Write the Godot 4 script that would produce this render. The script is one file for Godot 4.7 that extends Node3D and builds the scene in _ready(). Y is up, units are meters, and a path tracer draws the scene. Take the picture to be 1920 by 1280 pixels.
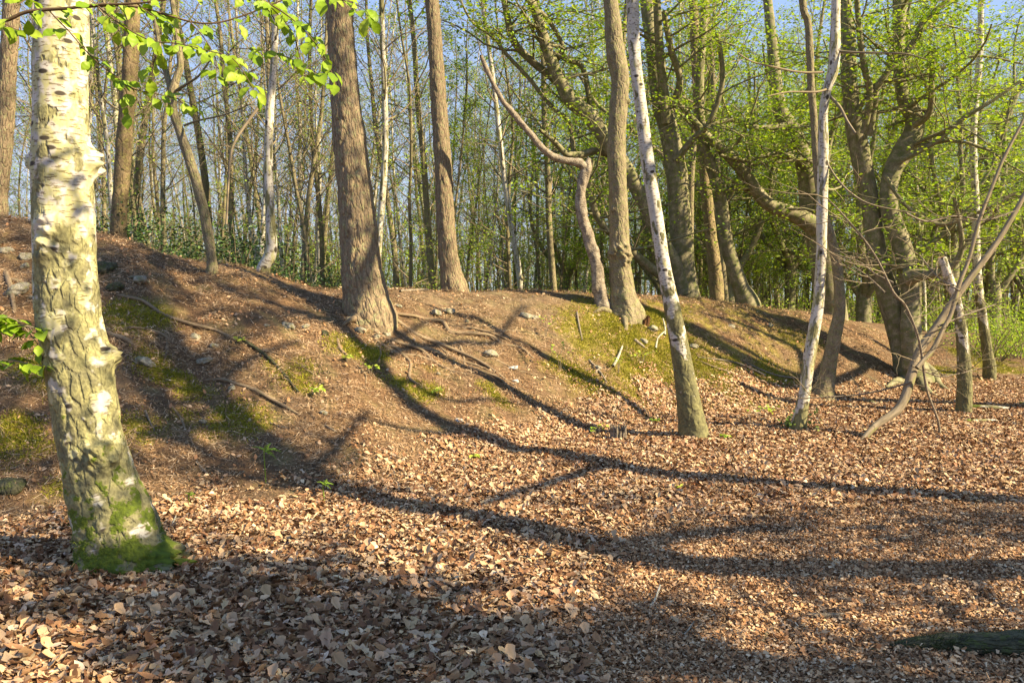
extends Node3D
# Spring beech, birch and pine wood: a leaf-strewn glade below a root-laced bank, low sun from the right.

const F := 1545.0          # focal length in photograph pixels (1920 x 1280)
const EYE := 1.6
const SUN_FROM := Vector3(2.7, 2.0, 1.0)
var tilt := atan(80.0 / F) # camera looks slightly down
var rng := RandomNumberGenerator.new()
var M := {}
var taken := {}
var nz := {}
var moss_spots := []
var columns := []

# ------------------------------------------------------------------ mesh collecting
class MB:
	var v := PackedVector3Array()
	var n := PackedVector3Array()
	var t := PackedVector2Array()
	var c := PackedColorArray()
	var i := PackedInt32Array()

	func tube(pts: Array, rad: Array, sides: int, col := Color.WHITE, tile := 0.5, cap := true) -> void:
		var start := v.size()
		var m := pts.size()
		var d0: Vector3 = (pts[1] - pts[0]).normalized()
		var side := d0.cross(Vector3(0.31, 0.77, 0.55)).normalized()
		var along := 0.0
		for j in m:
			var a: Vector3 = pts[maxi(j - 1, 0)]
			var b: Vector3 = pts[mini(j + 1, m - 1)]
			var d := (b - a).normalized()
			side = (side - d * side.dot(d)).normalized()
			var w := d.cross(side)
			if j > 0:
				along += (pts[j] - pts[j - 1]).length()
			for k in sides + 1:
				var th := TAU * k / sides
				var o := side * cos(th) + w * sin(th)
				v.push_back(pts[j] + o * rad[j])
				n.push_back(o)
				t.push_back(Vector2(float(k) / sides, along / tile))
				c.push_back(col)
		for j in m - 1:
			for k in sides:
				var a := start + j * (sides + 1) + k
				var cc := a + sides + 1
				i.append_array([a, cc, a + 1, a + 1, cc, cc + 1])
		if cap:
			for e in [0, m - 1]:
				if rad[e] < 0.004:
					continue
				var d: Vector3 = ((pts[1] - pts[0]) if e == 0 else (pts[m - 2] - pts[m - 1])).normalized() * -1.0
				var at := v.size()
				var ring: int = start + e * (sides + 1)
				for k in sides:
					v.push_back(v[ring + k]); n.push_back(d); t.push_back(Vector2(0.5 + 0.3 * cos(TAU * k / sides), 0.5 + 0.3 * sin(TAU * k / sides))); c.push_back(col)
				for k in sides - 2:
					if e == 0:
						i.append_array([at, at + k + 1, at + k + 2])
					else:
						i.append_array([at, at + k + 2, at + k + 1])

	func tri(a: Vector3, b: Vector3, d: Vector3, col: Color) -> void:
		var s := v.size()
		var nn := (d - a).cross(b - a).normalized()
		v.append_array([a, b, d]); n.append_array([nn, nn, nn]); c.append_array([col, col, col])
		t.append_array([Vector2.ZERO, Vector2.RIGHT, Vector2.ONE]); i.append_array([s, s + 1, s + 2])

	# small far leaf: a folded diamond of two faces
	func leaf2(p: Vector3, dir: Vector3, up: Vector3, s: float, col: Color) -> void:
		var x := dir.cross(up).normalized() * s * 0.36
		var f := up * s * 0.1
		var m := p + dir * s * 0.45
		tri(p, m + x + f, p + dir * s, col)
		tri(p, p + dir * s, m - x + f, col)

	# nearer leaf: an oval of eight faces, folded at the midrib and curled
	func leaf8(p: Vector3, dir: Vector3, up: Vector3, s: float, wide: float, fold: float, curl: float, col: Color) -> void:
		var x := dir.cross(up).normalized()
		var start := v.size()
		var prof := [0.12, 0.8, 1.0, 0.74, 0.05]
		for j in 5:
			var q := j / 4.0
			var mid := p + dir * s * q * (1.0 - 0.25 * absf(curl) * q) + up * s * curl * (q * q)
			var w: float = prof[j] * wide * s * 0.5
			for k in 3:
				v.push_back(mid + x * w * (k - 1) + up * fold * w * absf(k - 1.0))
				n.push_back((up - dir * curl * 2.0 * q - x * fold * (k - 1)).normalized())
				t.push_back(Vector2(k * 0.5, q)); c.push_back(col)
		for j in 4:
			for k in 2:
				var a := start + j * 3 + k
				i.append_array([a, a + 3, a + 1, a + 1, a + 3, a + 4])

	# dry leaf: uneven outline, cupped and curled, the midrib a shade apart
	func leaf_dry(p: Vector3, dir: Vector3, up: Vector3, s: float, wide: float, fold: float, curl: float, col: Color, prof: Array) -> void:
		var x := dir.cross(up).normalized()
		var start := v.size()
		var m := prof.size() - 1
		for j in m + 1:
			var q := float(j) / m
			var mid := p + dir * s * q * (1.0 - 0.25 * absf(curl) * q) + up * s * curl * (q * q)
			for k in 3:
				var w: float = prof[j][0 if k == 0 else 1] * wide * s * 0.5
				v.push_back(mid + x * w * (k - 1) + up * fold * w * absf(k - 1.0))
				n.push_back((up - dir * curl * 2.0 * q - x * fold * (k - 1)).normalized())
				t.push_back(Vector2(k * 0.5, q))
				c.push_back(col * (0.8 if k == 1 else 1.0))
		for j in m:
			for k in 2:
				var a := start + j * 3 + k
				i.append_array([a, a + 3, a + 1, a + 1, a + 3, a + 4])

	# near leaf: pointed oval, folded at the midrib, rippled between the side veins
	func leaf24(dir: Vector3, up: Vector3, wide: float, fold: float, curl: float, col: Color) -> void:
		var x := dir.cross(up).normalized()
		var start := v.size()
		var prof := [0.04, 0.45, 0.82, 1.0, 0.94, 0.62, 0.0]
		for j in 7:
			var q := j / 6.0
			var mid := dir * q * (1.0 - 0.2 * absf(curl) * q) + up * curl * q * q
			var w: float = prof[j] * wide * 0.5
			for k in 3:
				v.push_back(mid + x * w * (k - 1) + up * absf(k - 1.0) * (fold * w + (0.022 if j % 2 else -0.012)))
				n.push_back((up - dir * curl * 2.0 * q - x * fold * (k - 1) + dir * (0.16 if j % 2 else -0.16)).normalized())
				t.push_back(Vector2(k * 0.5, q))
				c.push_back(col * (1.12 if k == 1 else 1.0))
		for j in 6:
			for k in 2:
				var a := start + j * 3 + k
				i.append_array([a, a + 3, a + 1, a + 1, a + 3, a + 4])

	func mesh(origin := Vector3.ZERO) -> ArrayMesh:
		if origin != Vector3.ZERO:
			for k in v.size():
				v[k] -= origin
		var arr := []
		arr.resize(Mesh.ARRAY_MAX)
		arr[Mesh.ARRAY_VERTEX] = v; arr[Mesh.ARRAY_NORMAL] = n; arr[Mesh.ARRAY_TEX_UV] = t; arr[Mesh.ARRAY_COLOR] = c; arr[Mesh.ARRAY_INDEX] = i
		var am := ArrayMesh.new()
		am.add_surface_from_arrays(Mesh.PRIMITIVE_TRIANGLES, arr)
		return am

# ------------------------------------------------------------------ names and nodes
func numbered(called: String) -> String:
	if not taken.has(called):
		taken[called] = 0
		return called
	taken[called] += 1
	return "%s_%03d" % [called, taken[called]]

func tag(o: Node, label: String, category: String, group := "", kind := "") -> void:
	if label: o.set_meta("label", label)
	if category: o.set_meta("category", category)
	if group: o.set_meta("group", group)
	if kind: o.set_meta("kind", kind)

func thing(called: String, label: String, category: String, at := Vector3.ZERO, group := "") -> Node3D:
	var o := Node3D.new()
	o.name = numbered(called)
	add_child(o)
	o.position = at
	tag(o, label, category, group)
	return o

func part(called: String, mesh: Mesh, mat: Material, parent: Node3D, kind := "") -> MeshInstance3D:
	var o := MeshInstance3D.new()
	o.name = called if parent != self else numbered(called)
	o.mesh = mesh
	o.material_override = mat
	parent.add_child(o, true)
	if kind: o.set_meta("kind", kind)
	return o

func copy(src: Node3D, at: Vector3, turn: float, s: float, label := "") -> Node3D:
	var o: Node3D = src.duplicate()
	o.name = numbered(String(src.get_meta("base_name")))
	add_child(o)
	o.position = at
	o.rotation.y = turn
	o.scale = Vector3(s, s, s)
	if label: o.set_meta("label", label)
	return o

# ------------------------------------------------------------------ the lay of the land
func px(u: float, w: float, depth: float) -> Vector3:
	var d := Vector3((u - 960.0) / F, (640.0 - w) / F, -1.0).rotated(Vector3.RIGHT, -tilt)
	return Vector3(0, EYE, 0) + d * (depth / -d.z)

func col_at(a: float) -> Array:
	var u := 960.0 + a * F
	var k := 0
	while k < columns.size() - 2 and columns[k + 1][0] < u:
		k += 1
	var p: Array = columns[k]
	var q: Array = columns[k + 1]
	var f := clampf((u - p[0]) / (q[0] - p[0]), 0, 1)
	f = f * f * (3 - 2 * f) * 0.5 + f * 0.5
	return [lerpf(p[1], q[1], f), lerpf(p[2], q[2], f), lerpf(p[3], q[3], f), lerpf(p[4], q[4], f)]

func base_h(x: float, z: float) -> float:
	var dz := -z
	if dz < 1.5:
		return 0.0
	var c := col_at(x / dz)
	if dz <= c[0]:
		return 0.0
	if dz <= c[1]:
		var s: float = (dz - c[0]) / (c[1] - c[0])
		# eased foot, straight face, rounded crest
		var e := 1.0 - pow(1.0 - s, 1.75)
		var g := smoothstep(0.0, 1.0, s)
		return c[2] * lerpf(g, e, 0.45)
	var t: float = dz - c[1]
	return c[2] - (c[2] - c[3]) * smoothstep(0.0, 9.0, t)

func hgt(x: float, z: float) -> float:
	var h := base_h(x, z)
	var k := clampf(h / 0.6, 0.0, 1.0)
	var far := clampf((26.0 - Vector2(x, z).length()) / 8.0, 0.0, 1.0)
	h += nz.bump.get_noise_2d(x, z) * (0.035 + 0.06 * k) * far
	h += nz.small.get_noise_2d(x, z) * (0.012 + 0.025 * k) * far
	return h

func gp(x: float, z: float) -> Vector3:
	return Vector3(x, hgt(x, z), z)

func gn(x: float, z: float) -> Vector3:
	var e := 0.08
	return Vector3(hgt(x - e, z) - hgt(x + e, z), 2 * e, hgt(x, z - e) - hgt(x, z + e)).normalized()

func ground(u: float, w: float) -> Vector3:
	var last := 1.5
	var s := 1.5
	while s < 60.0:
		var p := px(u, w, s)
		if p.y < hgt(p.x, p.z):
			var lo := last
			var hi := s
			for it in 12:
				var mid := (lo + hi) * 0.5
				var q := px(u, w, mid)
				if q.y < hgt(q.x, q.z): hi = mid
				else: lo = mid
			var r := px(u, w, hi)
			return gp(r.x, r.z)
		last = s
		s += 0.06
	var r2 := px(u, w, 16.0)
	return gp(r2.x, r2.z)

func moss_at(x: float, z: float) -> float:
	var m := 0.0
	for s in moss_spots:
		var d: float = Vector2(x - s[0].x, (z - s[0].z) * 0.8).length() / s[1]
		m = maxf(m, clampf(1.25 - d, 0, 1) * s[2])
	if m <= 0.0: return 0.0
	return clampf((m + nz.patch.get_noise_2d(x * 3.0, z * 3.0) * 0.7 - 0.3) * 3.0, 0, 1)

func leafy(x: float, z: float) -> float:
	if z > -1.5: return 1.0
	var a := x / -z
	var reach: float = col_at(a)[0] + lerpf(-0.15, 1.1, smoothstep(-0.27, 0.06, a))
	return clampf((reach + z + nz.patch.get_noise_2d(x * 2.0, z * 2.0) * 0.9 + nz.small.get_noise_2d(x, z) * 0.4) * 1.6, 0, 1)

# ------------------------------------------------------------------ textures
func noise(seed_: int, freq: float, type := FastNoiseLite.TYPE_SIMPLEX_SMOOTH, octaves := 4) -> FastNoiseLite:
	var f := FastNoiseLite.new()
	f.seed = seed_
	f.frequency = freq
	f.noise_type = type
	f.fractal_type = FastNoiseLite.FRACTAL_FBM if octaves > 1 else FastNoiseLite.FRACTAL_NONE
	f.fractal_octaves = octaves
	return f

func grey(f: FastNoiseLite, w: int, h: int, gw := 0, gh := 0) -> PackedByteArray:
	var im := f.get_seamless_image(gw if gw else w, gh if gh else h)
	im.convert(Image.FORMAT_L8)
	if im.get_width() != w or im.get_height() != h:
		im.resize(w, h, Image.INTERPOLATE_CUBIC)
	return im.get_data()

func cells(seed_: int, freq: float, ret: int, warp := 0.0) -> FastNoiseLite:
	var f := noise(seed_, freq, FastNoiseLite.TYPE_CELLULAR, 1)
	f.cellular_return_type = ret
	if warp > 0.0:
		f.domain_warp_enabled = true
		f.domain_warp_amplitude = warp
		f.domain_warp_frequency = freq * 0.8
	return f

func tex(bytes: PackedByteArray, w: int, h: int, three := true) -> ImageTexture:
	return ImageTexture.create_from_image(Image.create_from_data(w, h, false, Image.FORMAT_RGB8 if three else Image.FORMAT_L8, bytes))

func srgb8(x: float) -> int:
	return clampi(int(pow(clampf(x, 0, 1), 1.0 / 2.2) * 255.0), 0, 255)

# a birch: papery white bark with dark dashes, fissured grey-green plates that take over towards the foot, moss at the very bottom
func birch_maps(seed_: int, w: int, h: int, plates: float, foot: float, moss: float, lichen: float, paper_from := 1.0, dark := 1.0, fall := 2.0) -> Array:
	var streak := grey(noise(seed_, 0.02), w, h, w / 8, h)
	var blotch := grey(noise(seed_ + 1, 0.012), w, h)
	var fine := grey(noise(seed_ + 2, 0.09), w, h)
	var crack := grey(cells(seed_ + 3, 0.035, FastNoiseLite.RETURN_DISTANCE2_SUB, 12.0), w, h, w, h / 2)
	var green := grey(noise(seed_ + 4, 0.02), w, h)
	var scar := grey(cells(seed_ + 5, 0.017, FastNoiseLite.RETURN_DISTANCE, 0.0), w, h, w / 3, h)
	var dash := grey(noise(seed_ + 6, 0.11, FastNoiseLite.TYPE_SIMPLEX, 2), w, h, w / 6, h)
	var rgb := PackedByteArray(); rgb.resize(w * h * 3)
	var relief := PackedByteArray(); relief.resize(w * h)
	for y in h:
		var up := 1.0 - float(y) / h         # texture v runs up the trunk from the last row
		var at := 1.0 - up
		var rough_bias := plates + foot * pow(1.0 - up, fall) - 0.17 * smoothstep(paper_from - 0.04, paper_from + 0.04, up)
		var moss_bias := clampf(1.0 - up / maxf(moss, 0.0001), -1.0, 1.0)
		for x in w:
			var k := y * w + x
			var b := blotch[k] / 255.0
			var f := fine[k] / 255.0
			var g := green[k] / 255.0
			var r := clampf((b - 0.62 + rough_bias) * 9.0, 0, 1)
			var s := streak[k] / 255.0
			# papery bark
			var cr := 0.47 + 0.2 * (s - 0.5) + 0.10 * (f - 0.5)
			var cg := cr * 0.935
			var cb := cr * 0.82
			var hgt8 := 0.78 + 0.1 * (s - 0.5)
			var lc := clampf((g - 0.56 + lichen) * 4.0, 0, 0.85) * (0.6 + 0.8 * f)
			cr = lerpf(cr, 0.38, lc); cg = lerpf(cg, 0.36, lc); cb = lerpf(cb, 0.17, lc)
			if dash[k] > 186:
				cr *= 0.45; cg *= 0.4; cb *= 0.36
			if scar[k] < 26:
				var q := 1.0 - scar[k] / 26.0
				q = clampf(q * 3.0, 0, 1)
				cr = lerpf(cr, 0.05, q); cg = lerpf(cg, 0.04, q); cb = lerpf(cb, 0.03, q)
			# fissured plates
			var ck := crack[k] / 255.0
			var plate := clampf((ck - 0.08) * 7.0, 0, 1)
			var tone := (0.55 + 0.9 * f) * dark
			var pr := lerpf(0.13, 0.30, g) * tone
			var pg := lerpf(0.12, 0.28, g) * tone
			var pb := lerpf(0.07, 0.12, g) * tone
			cr = lerpf(cr, pr, r); cg = lerpf(cg, pg, r); cb = lerpf(cb, pb, r)
			hgt8 = lerpf(hgt8, 0.25 + 0.6 * plate + 0.2 * (f - 0.5), r)
			if moss > 0.0:
				var mo := clampf((moss_bias + (g - 0.5) * 2.2 + (f - 0.5) * 0.7) * 4.0, 0, 1)
				cr = lerpf(cr, 0.05 + 0.07 * f, mo); cg = lerpf(cg, 0.07 + 0.09 * f, mo); cb = lerpf(cb, 0.012, mo)
				hgt8 = lerpf(hgt8, 0.4 + 0.6 * f, mo)
			rgb[k * 3] = srgb8(cr); rgb[k * 3 + 1] = srgb8(cg); rgb[k * 3 + 2] = srgb8(cb)
			relief[k] = clampi(int(hgt8 * 255), 0, 255)
	return [tex(rgb, w, h), tex(relief, w, h, false)]

# plain bark: two tones in blotches, grain, and optional plates in the relief
func bark_maps(seed_: int, w: int, h: int, a: Color, b: Color, lich: Color, lich_share: float, plated: bool) -> Array:
	var blotch := grey(noise(seed_, 0.02), w, h, w, h / 3)
	var fine := grey(noise(seed_ + 1, 0.08), w, h, w, h / 2)
	var g := grey(noise(seed_ + 2, 0.015), w, h)
	var crack := grey(cells(seed_ + 3, 0.03, FastNoiseLite.RETURN_DISTANCE2_SUB, 14.0), w, h, w, h / 3)
	var rgb := PackedByteArray(); rgb.resize(w * h * 3)
	var relief := PackedByteArray(); relief.resize(w * h)
	for k in w * h:
		var f := fine[k] / 255.0
		var q := a.lerp(b, blotch[k] / 255.0)
		var l := clampf((g[k] / 255.0 - 1.0 + lich_share) * 5.0, 0, 1) * clampf(f * 1.6 - 0.2, 0, 1)
		q = q.lerp(lich, l)
		var tone := 0.6 + 0.8 * f
		rgb[k * 3] = srgb8(q.r * tone); rgb[k * 3 + 1] = srgb8(q.g * tone); rgb[k * 3 + 2] = srgb8(q.b * tone)
		var hh := 0.5 + 0.5 * (f - 0.5)
		if plated:
			hh = clampf((crack[k] / 255.0 - 0.05) * 5.0, 0, 1) * 0.75 + 0.25 * f
		relief[k] = clampi(int(hh * 255), 0, 255)
	return [tex(rgb, w, h), tex(relief, w, h, false)]

func mat(name_: String, color := Color.WHITE, rough := 0.9, vertex := true) -> StandardMaterial3D:
	var m := StandardMaterial3D.new()
	m.resource_name = name_
	m.albedo_color = color
	m.roughness = rough
	m.metallic_specular = 0.3
	m.vertex_color_use_as_albedo = vertex
	M[name_] = m
	return m

func bark(name_: String, maps: Array, relief: float, scale := Vector3.ONE) -> void:
	var m := mat(name_)
	m.albedo_texture = maps[0]
	m.heightmap_enabled = true
	m.heightmap_texture = maps[1]
	m.heightmap_scale = relief
	m.uv1_scale = scale

func leaf_mat(name_: String, light: float, rough := 0.55) -> void:
	var m := mat(name_, Color.WHITE, rough)
	m.backlight_enabled = true
	m.backlight = Color(light, light, light * 0.6)
	m.cull_mode = BaseMaterial3D.CULL_DISABLED

func make_materials() -> void:
	bark("birch_near", birch_maps(11, 512, 2048, 0.12, 0.34, 0.13, 0.25, 0.44), 1.3)
	bark("birch_slim", birch_maps(31, 256, 2048, -0.10, 1.25, 0.012, -0.06, 1.0, 0.62, 5.0), 0.8)
	bark("birch_pale", birch_maps(51, 256, 1024, -0.03, 0.4, 0.02, 0.02, 1.0, 0.8, 6.0), 0.5)
	bark("pine_bark", bark_maps(71, 512, 512, Color(0.16, 0.115, 0.07), Color(0.28, 0.215, 0.135), Color(0.24, 0.24, 0.12), 0.45, true), 1.8)
	bark("beech_bark", bark_maps(81, 256, 512, Color(0.12, 0.105, 0.06), Color(0.30, 0.265, 0.165), Color(0.12, 0.135, 0.04), 0.55, false), 0.25)
	bark("oak_bark", bark_maps(91, 256, 512, Color(0.15, 0.12, 0.07), Color(0.27, 0.225, 0.14), Color(0.2, 0.2, 0.08), 0.5, true), 0.9)
	bark("dead_wood", bark_maps(101, 256, 512, Color(0.14, 0.11, 0.078), Color(0.37, 0.315, 0.24), Color(0.12, 0.09, 0.06), 0.5, false), 1.4)
	bark("root_bark", bark_maps(111, 256, 256, Color(0.15, 0.105, 0.065), Color(0.27, 0.20, 0.125), Color(0.17, 0.15, 0.06), 0.4, false), 0.5)
	bark("mossy_bark", bark_maps(121, 256, 256, Color(0.035, 0.035, 0.022), Color(0.10, 0.095, 0.055), Color(0.065, 0.08, 0.02), 0.6, true), 1.0)
	bark("twig_bark", bark_maps(131, 128, 128, Color(0.16, 0.125, 0.085), Color(0.28, 0.225, 0.15), Color(0.16, 0.15, 0.06), 0.4, false), 0.1)
	bark("stone", bark_maps(141, 256, 256, Color(0.17, 0.15, 0.115), Color(0.34, 0.315, 0.25), Color(0.17, 0.17, 0.07), 0.5, false), 0.6)
	leaf_mat("fresh_leaf", 0.9, 0.45)
	leaf_mat("far_leaf", 0.9, 0.6)
	leaf_mat("holly_leaf", 0.25, 0.3)
	leaf_mat("litter", 0.18, 0.75)
	mat("needles", Color.WHITE, 0.85)
	var gm := mat("earth", Color.WHITE, 0.95)
	var w := 1024
	var a := grey(noise(201, 0.008), w, w)
	var b := grey(noise(202, 0.06), w, w)
	var fl := grey(cells(203, 0.055, FastNoiseLite.RETURN_CELL_VALUE, 10.0), w, w)
	var fe := grey(cells(204, 0.16, FastNoiseLite.RETURN_CELL_VALUE, 4.0), w, w, w, w / 2)
	var rgb := PackedByteArray(); rgb.resize(w * w * 3)
	var rel := PackedByteArray(); rel.resize(w * w)
	for k in w * w:
		var q := 0.28 + 0.3 * a[k] / 255.0 + 0.3 * b[k] / 255.0
		var s := fl[k] / 255.0
		var e := fe[k] / 255.0
		q *= 0.6 + 0.45 * s + 0.4 * e
		rgb[k * 3] = srgb8(q * 1.05); rgb[k * 3 + 1] = srgb8(q * (0.94 + 0.1 * e)); rgb[k * 3 + 2] = srgb8(q * (0.86 + 0.2 * s))
		rel[k] = clampi(int(90 * s + 90 * e + 60 * b[k] / 255.0), 0, 255)
	gm.albedo_texture = tex(rgb, w, w)
	gm.heightmap_enabled = true
	gm.heightmap_texture = tex(rel, w, w, false)
	gm.heightmap_scale = 1.2
	gm.uv1_triplanar = true
	gm.uv1_world_triplanar = true
	gm.uv1_scale = Vector3(0.55, 0.55, 0.55)

# ------------------------------------------------------------------ wood
func smooth_path(pts: Array, rad: Array, step: float) -> Array:
	var op := []
	var orad := []
	var m := pts.size()
	for j in m - 1:
		var p0: Vector3 = pts[maxi(j - 1, 0)]
		var p1: Vector3 = pts[j]
		var p2: Vector3 = pts[j + 1]
		var p3: Vector3 = pts[mini(j + 2, m - 1)]
		var k := maxi(1, int(ceil((p2 - p1).length() / step)))
		for q in k:
			var f := float(q) / k
			op.append(p1.cubic_interpolate(p2, p0, p3, f))
			orad.append(lerpf(rad[j], rad[j + 1], f))
	op.append(pts[m - 1])
	orad.append(rad[m - 1])
	return [op, orad]

# a trunk with real relief: bark plates, ribs, burls and a flared foot; o holds the options
func trunk(pts: Array, rad: Array, sides: int, step: float, o: Dictionary) -> MB:
	var sp := smooth_path(pts, rad, step)
	var P: Array = sp[0]
	var R: Array = sp[1]
	var mb := MB.new()
	var m := P.size()
	var kind: String = o.get("kind", "smooth")
	var seed_: float = o.get("seed", 0.0)
	var flare: float = o.get("flare", 0.0)
	var lobes: int = o.get("lobes", 4)
	var length_v: float = o.get("length", 0.0)
	var tile: float = o.get("tile", 0.6)
	var rep: int = o.get("rep", 1)
	var burls: Array = o.get("burls", [])
	var col: Color = o.get("color", Color.WHITE)
	var top := 1000.0
	if length_v > 0.0: top = length_v
	var d0: Vector3 = (P[1] - P[0]).normalized()
	var side := d0.cross(Vector3(0.05, 0.1, 1.0)).normalized()
	var along := 0.0
	var g := PackedVector3Array()
	for j in m:
		var d: Vector3 = (P[mini(j + 1, m - 1)] - P[maxi(j - 1, 0)]).normalized()
		side = (side - d * side.dot(d)).normalized()
		var w := d.cross(side)
		if j > 0: along += (P[j] - P[j - 1]).length()
		var fl := flare * exp(-along / (R[0] * 2.2 + 0.05))
		for k in sides + 1:
			var th := TAU * (k % sides) / sides
			var dir := side * cos(th) + w * sin(th)
			var r: float = R[j]
			r *= 1.0 + fl * (0.35 + 0.65 * pow(0.5 + 0.5 * cos(lobes * th + seed_ * 1.7 + 0.6 * sin(th + seed_)), 1.5))
			var q: Vector3 = P[j] + dir * R[j] + Vector3(seed_ * 3.1, 0, seed_)
			r += R[j] * 0.10 * nz.bulge.get_noise_3d(q.x, q.y * 0.6, q.z)
			if kind == "plates":
				var e: float = nz.plate.get_noise_3d(q.x, q.y * 0.36, q.z) * 0.5 + 0.5
				r += 0.016 * minf(1.0, R[j] / 0.2) * (clampf(e * 5.5, 0.0, 1.0) - 0.6) + 0.006 * nz.grain.get_noise_3d(q.x, q.y, q.z)
			elif kind == "birch":
				var rough: float = clampf(1.25 - along / o.get("rough_to", 1.5), 0.0, 1.0)
				var e2: float = nz.plate.get_noise_3d(q.x * 1.3, q.y * 0.7, q.z * 1.3) * 0.5 + 0.5
				r += 0.009 * minf(1.0, R[j] / 0.15) * rough * (clampf(e2 * 6.0, 0.0, 1.0) - 0.6)
				r += 0.004 * nz.grain.get_noise_3d(q.x, q.y * 2.0, q.z) * (0.4 + rough)
			elif kind == "rough":
				r += R[j] * o.get("amp", 0.09) * (nz.grain.get_noise_3d(q.x, q.y * 0.25, q.z) + 0.8 * nz.bulge.get_noise_3d(q.x * 3.0, q.y * 2.0, q.z * 3.0))
			else:
				r += R[j] * 0.03 * nz.grain.get_noise_3d(q.x * 0.6, q.y * 0.6, q.z * 0.6)
			for b in burls:                 # [height along, angle, size, bulge]
				var da: float = absf(wrapf(th - b[1], -PI, PI)) * R[j]
				var dd: float = sqrt(da * da + (along - b[0]) * (along - b[0])) / b[2]
				if dd < 1.6:
					r += b[3] * minf(exp(-dd * dd * 2.2), 0.62) * 1.4 * (0.9 + 1.5 * nz.grain.get_noise_3d(q.x * 1.6, q.y * 1.6, q.z * 1.6))
			g.push_back(P[j] + dir * r)
			var vv := along / tile
			if length_v > 0.0:
				var a2 := along / length_v
				if a2 > 0.97: a2 = 0.97 - pingpong(a2 - 0.97, 0.5)
				vv = 1.0 - a2
			mb.t.push_back(Vector2(float(k) / sides * rep, vv))
			mb.c.push_back(col)
	var row := sides + 1
	mb.v = g
	for j in m:
		for k in row:
			var ka := (k - 1) if k > 0 else sides - 1
			var kb := (k + 1) if k < sides else 1
			var du := g[j * row + kb] - g[j * row + ka]
			var dv := g[mini(j + 1, m - 1) * row + k] - g[maxi(j - 1, 0) * row + k]
			mb.n.push_back(du.cross(dv).normalized())
	for j in m - 1:
		for k in sides:
			var a := j * row + k
			mb.i.append_array([a, a + row, a + 1, a + 1, a + row, a + row + 1])
	if o.get("cap", false):
		var at := mb.v.size()
		var dn: Vector3 = (P[m - 1] - P[m - 2]).normalized()
		for k in sides:
			mb.v.push_back(g[(m - 1) * row + k] + dn * 0.01 * sin(k * 2.4)); mb.n.push_back(dn); mb.t.push_back(Vector2(0.5 + 0.2 * cos(TAU * k / sides), 0.4)); mb.c.push_back(o.get("cap_color", col))
		for k in sides - 2:
			mb.i.append_array([at, at + k + 2, at + k + 1])
	return mb

# traced stem: [[u, v, width in px], ...] from the foot upwards, all at one distance (or drifting to depth2)
func stem_path(tr: Array, depth: float, depth2 := -1.0, sink := 0.25) -> Array:
	var pts := []
	var rad := []
	var m := tr.size()
	for j in m:
		var d := depth if depth2 < 0.0 else lerpf(depth, depth2, float(j) / (m - 1))
		var p := px(tr[j][0], tr[j][1], d)
		if j == 0 and sink > 0.0:
			var low := Vector3(p.x, minf(p.y, hgt(p.x, p.z)) - sink, p.z)
			if p.y - low.y > 0.05:
				pts.append(low); rad.append(tr[j][2] * d / F * 0.5)
		pts.append(p)
		rad.append(tr[j][2] * d / F * 0.5)
	return [pts, rad]

func extend_up(sp: Array, more: float, tip := 0.02) -> Array:
	var p: Array = sp[0]
	var r: Array = sp[1]
	var m := p.size()
	var d: Vector3 = (p[m - 1] - p[maxi(0, m - 3)]).normalized()
	var r0: float = r[m - 1]
	var k := int(ceil(more / 1.6))
	for j in k:
		d = (d + Vector3(rng.randf_range(-0.06, 0.06), 0.14, rng.randf_range(-0.06, 0.06))).normalized()
		p.append(p[p.size() - 1] + d * more / k)
		r.append(lerpf(r0, tip, pow(float(j + 1) / k, 1.1)))
	return [p, r]

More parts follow.
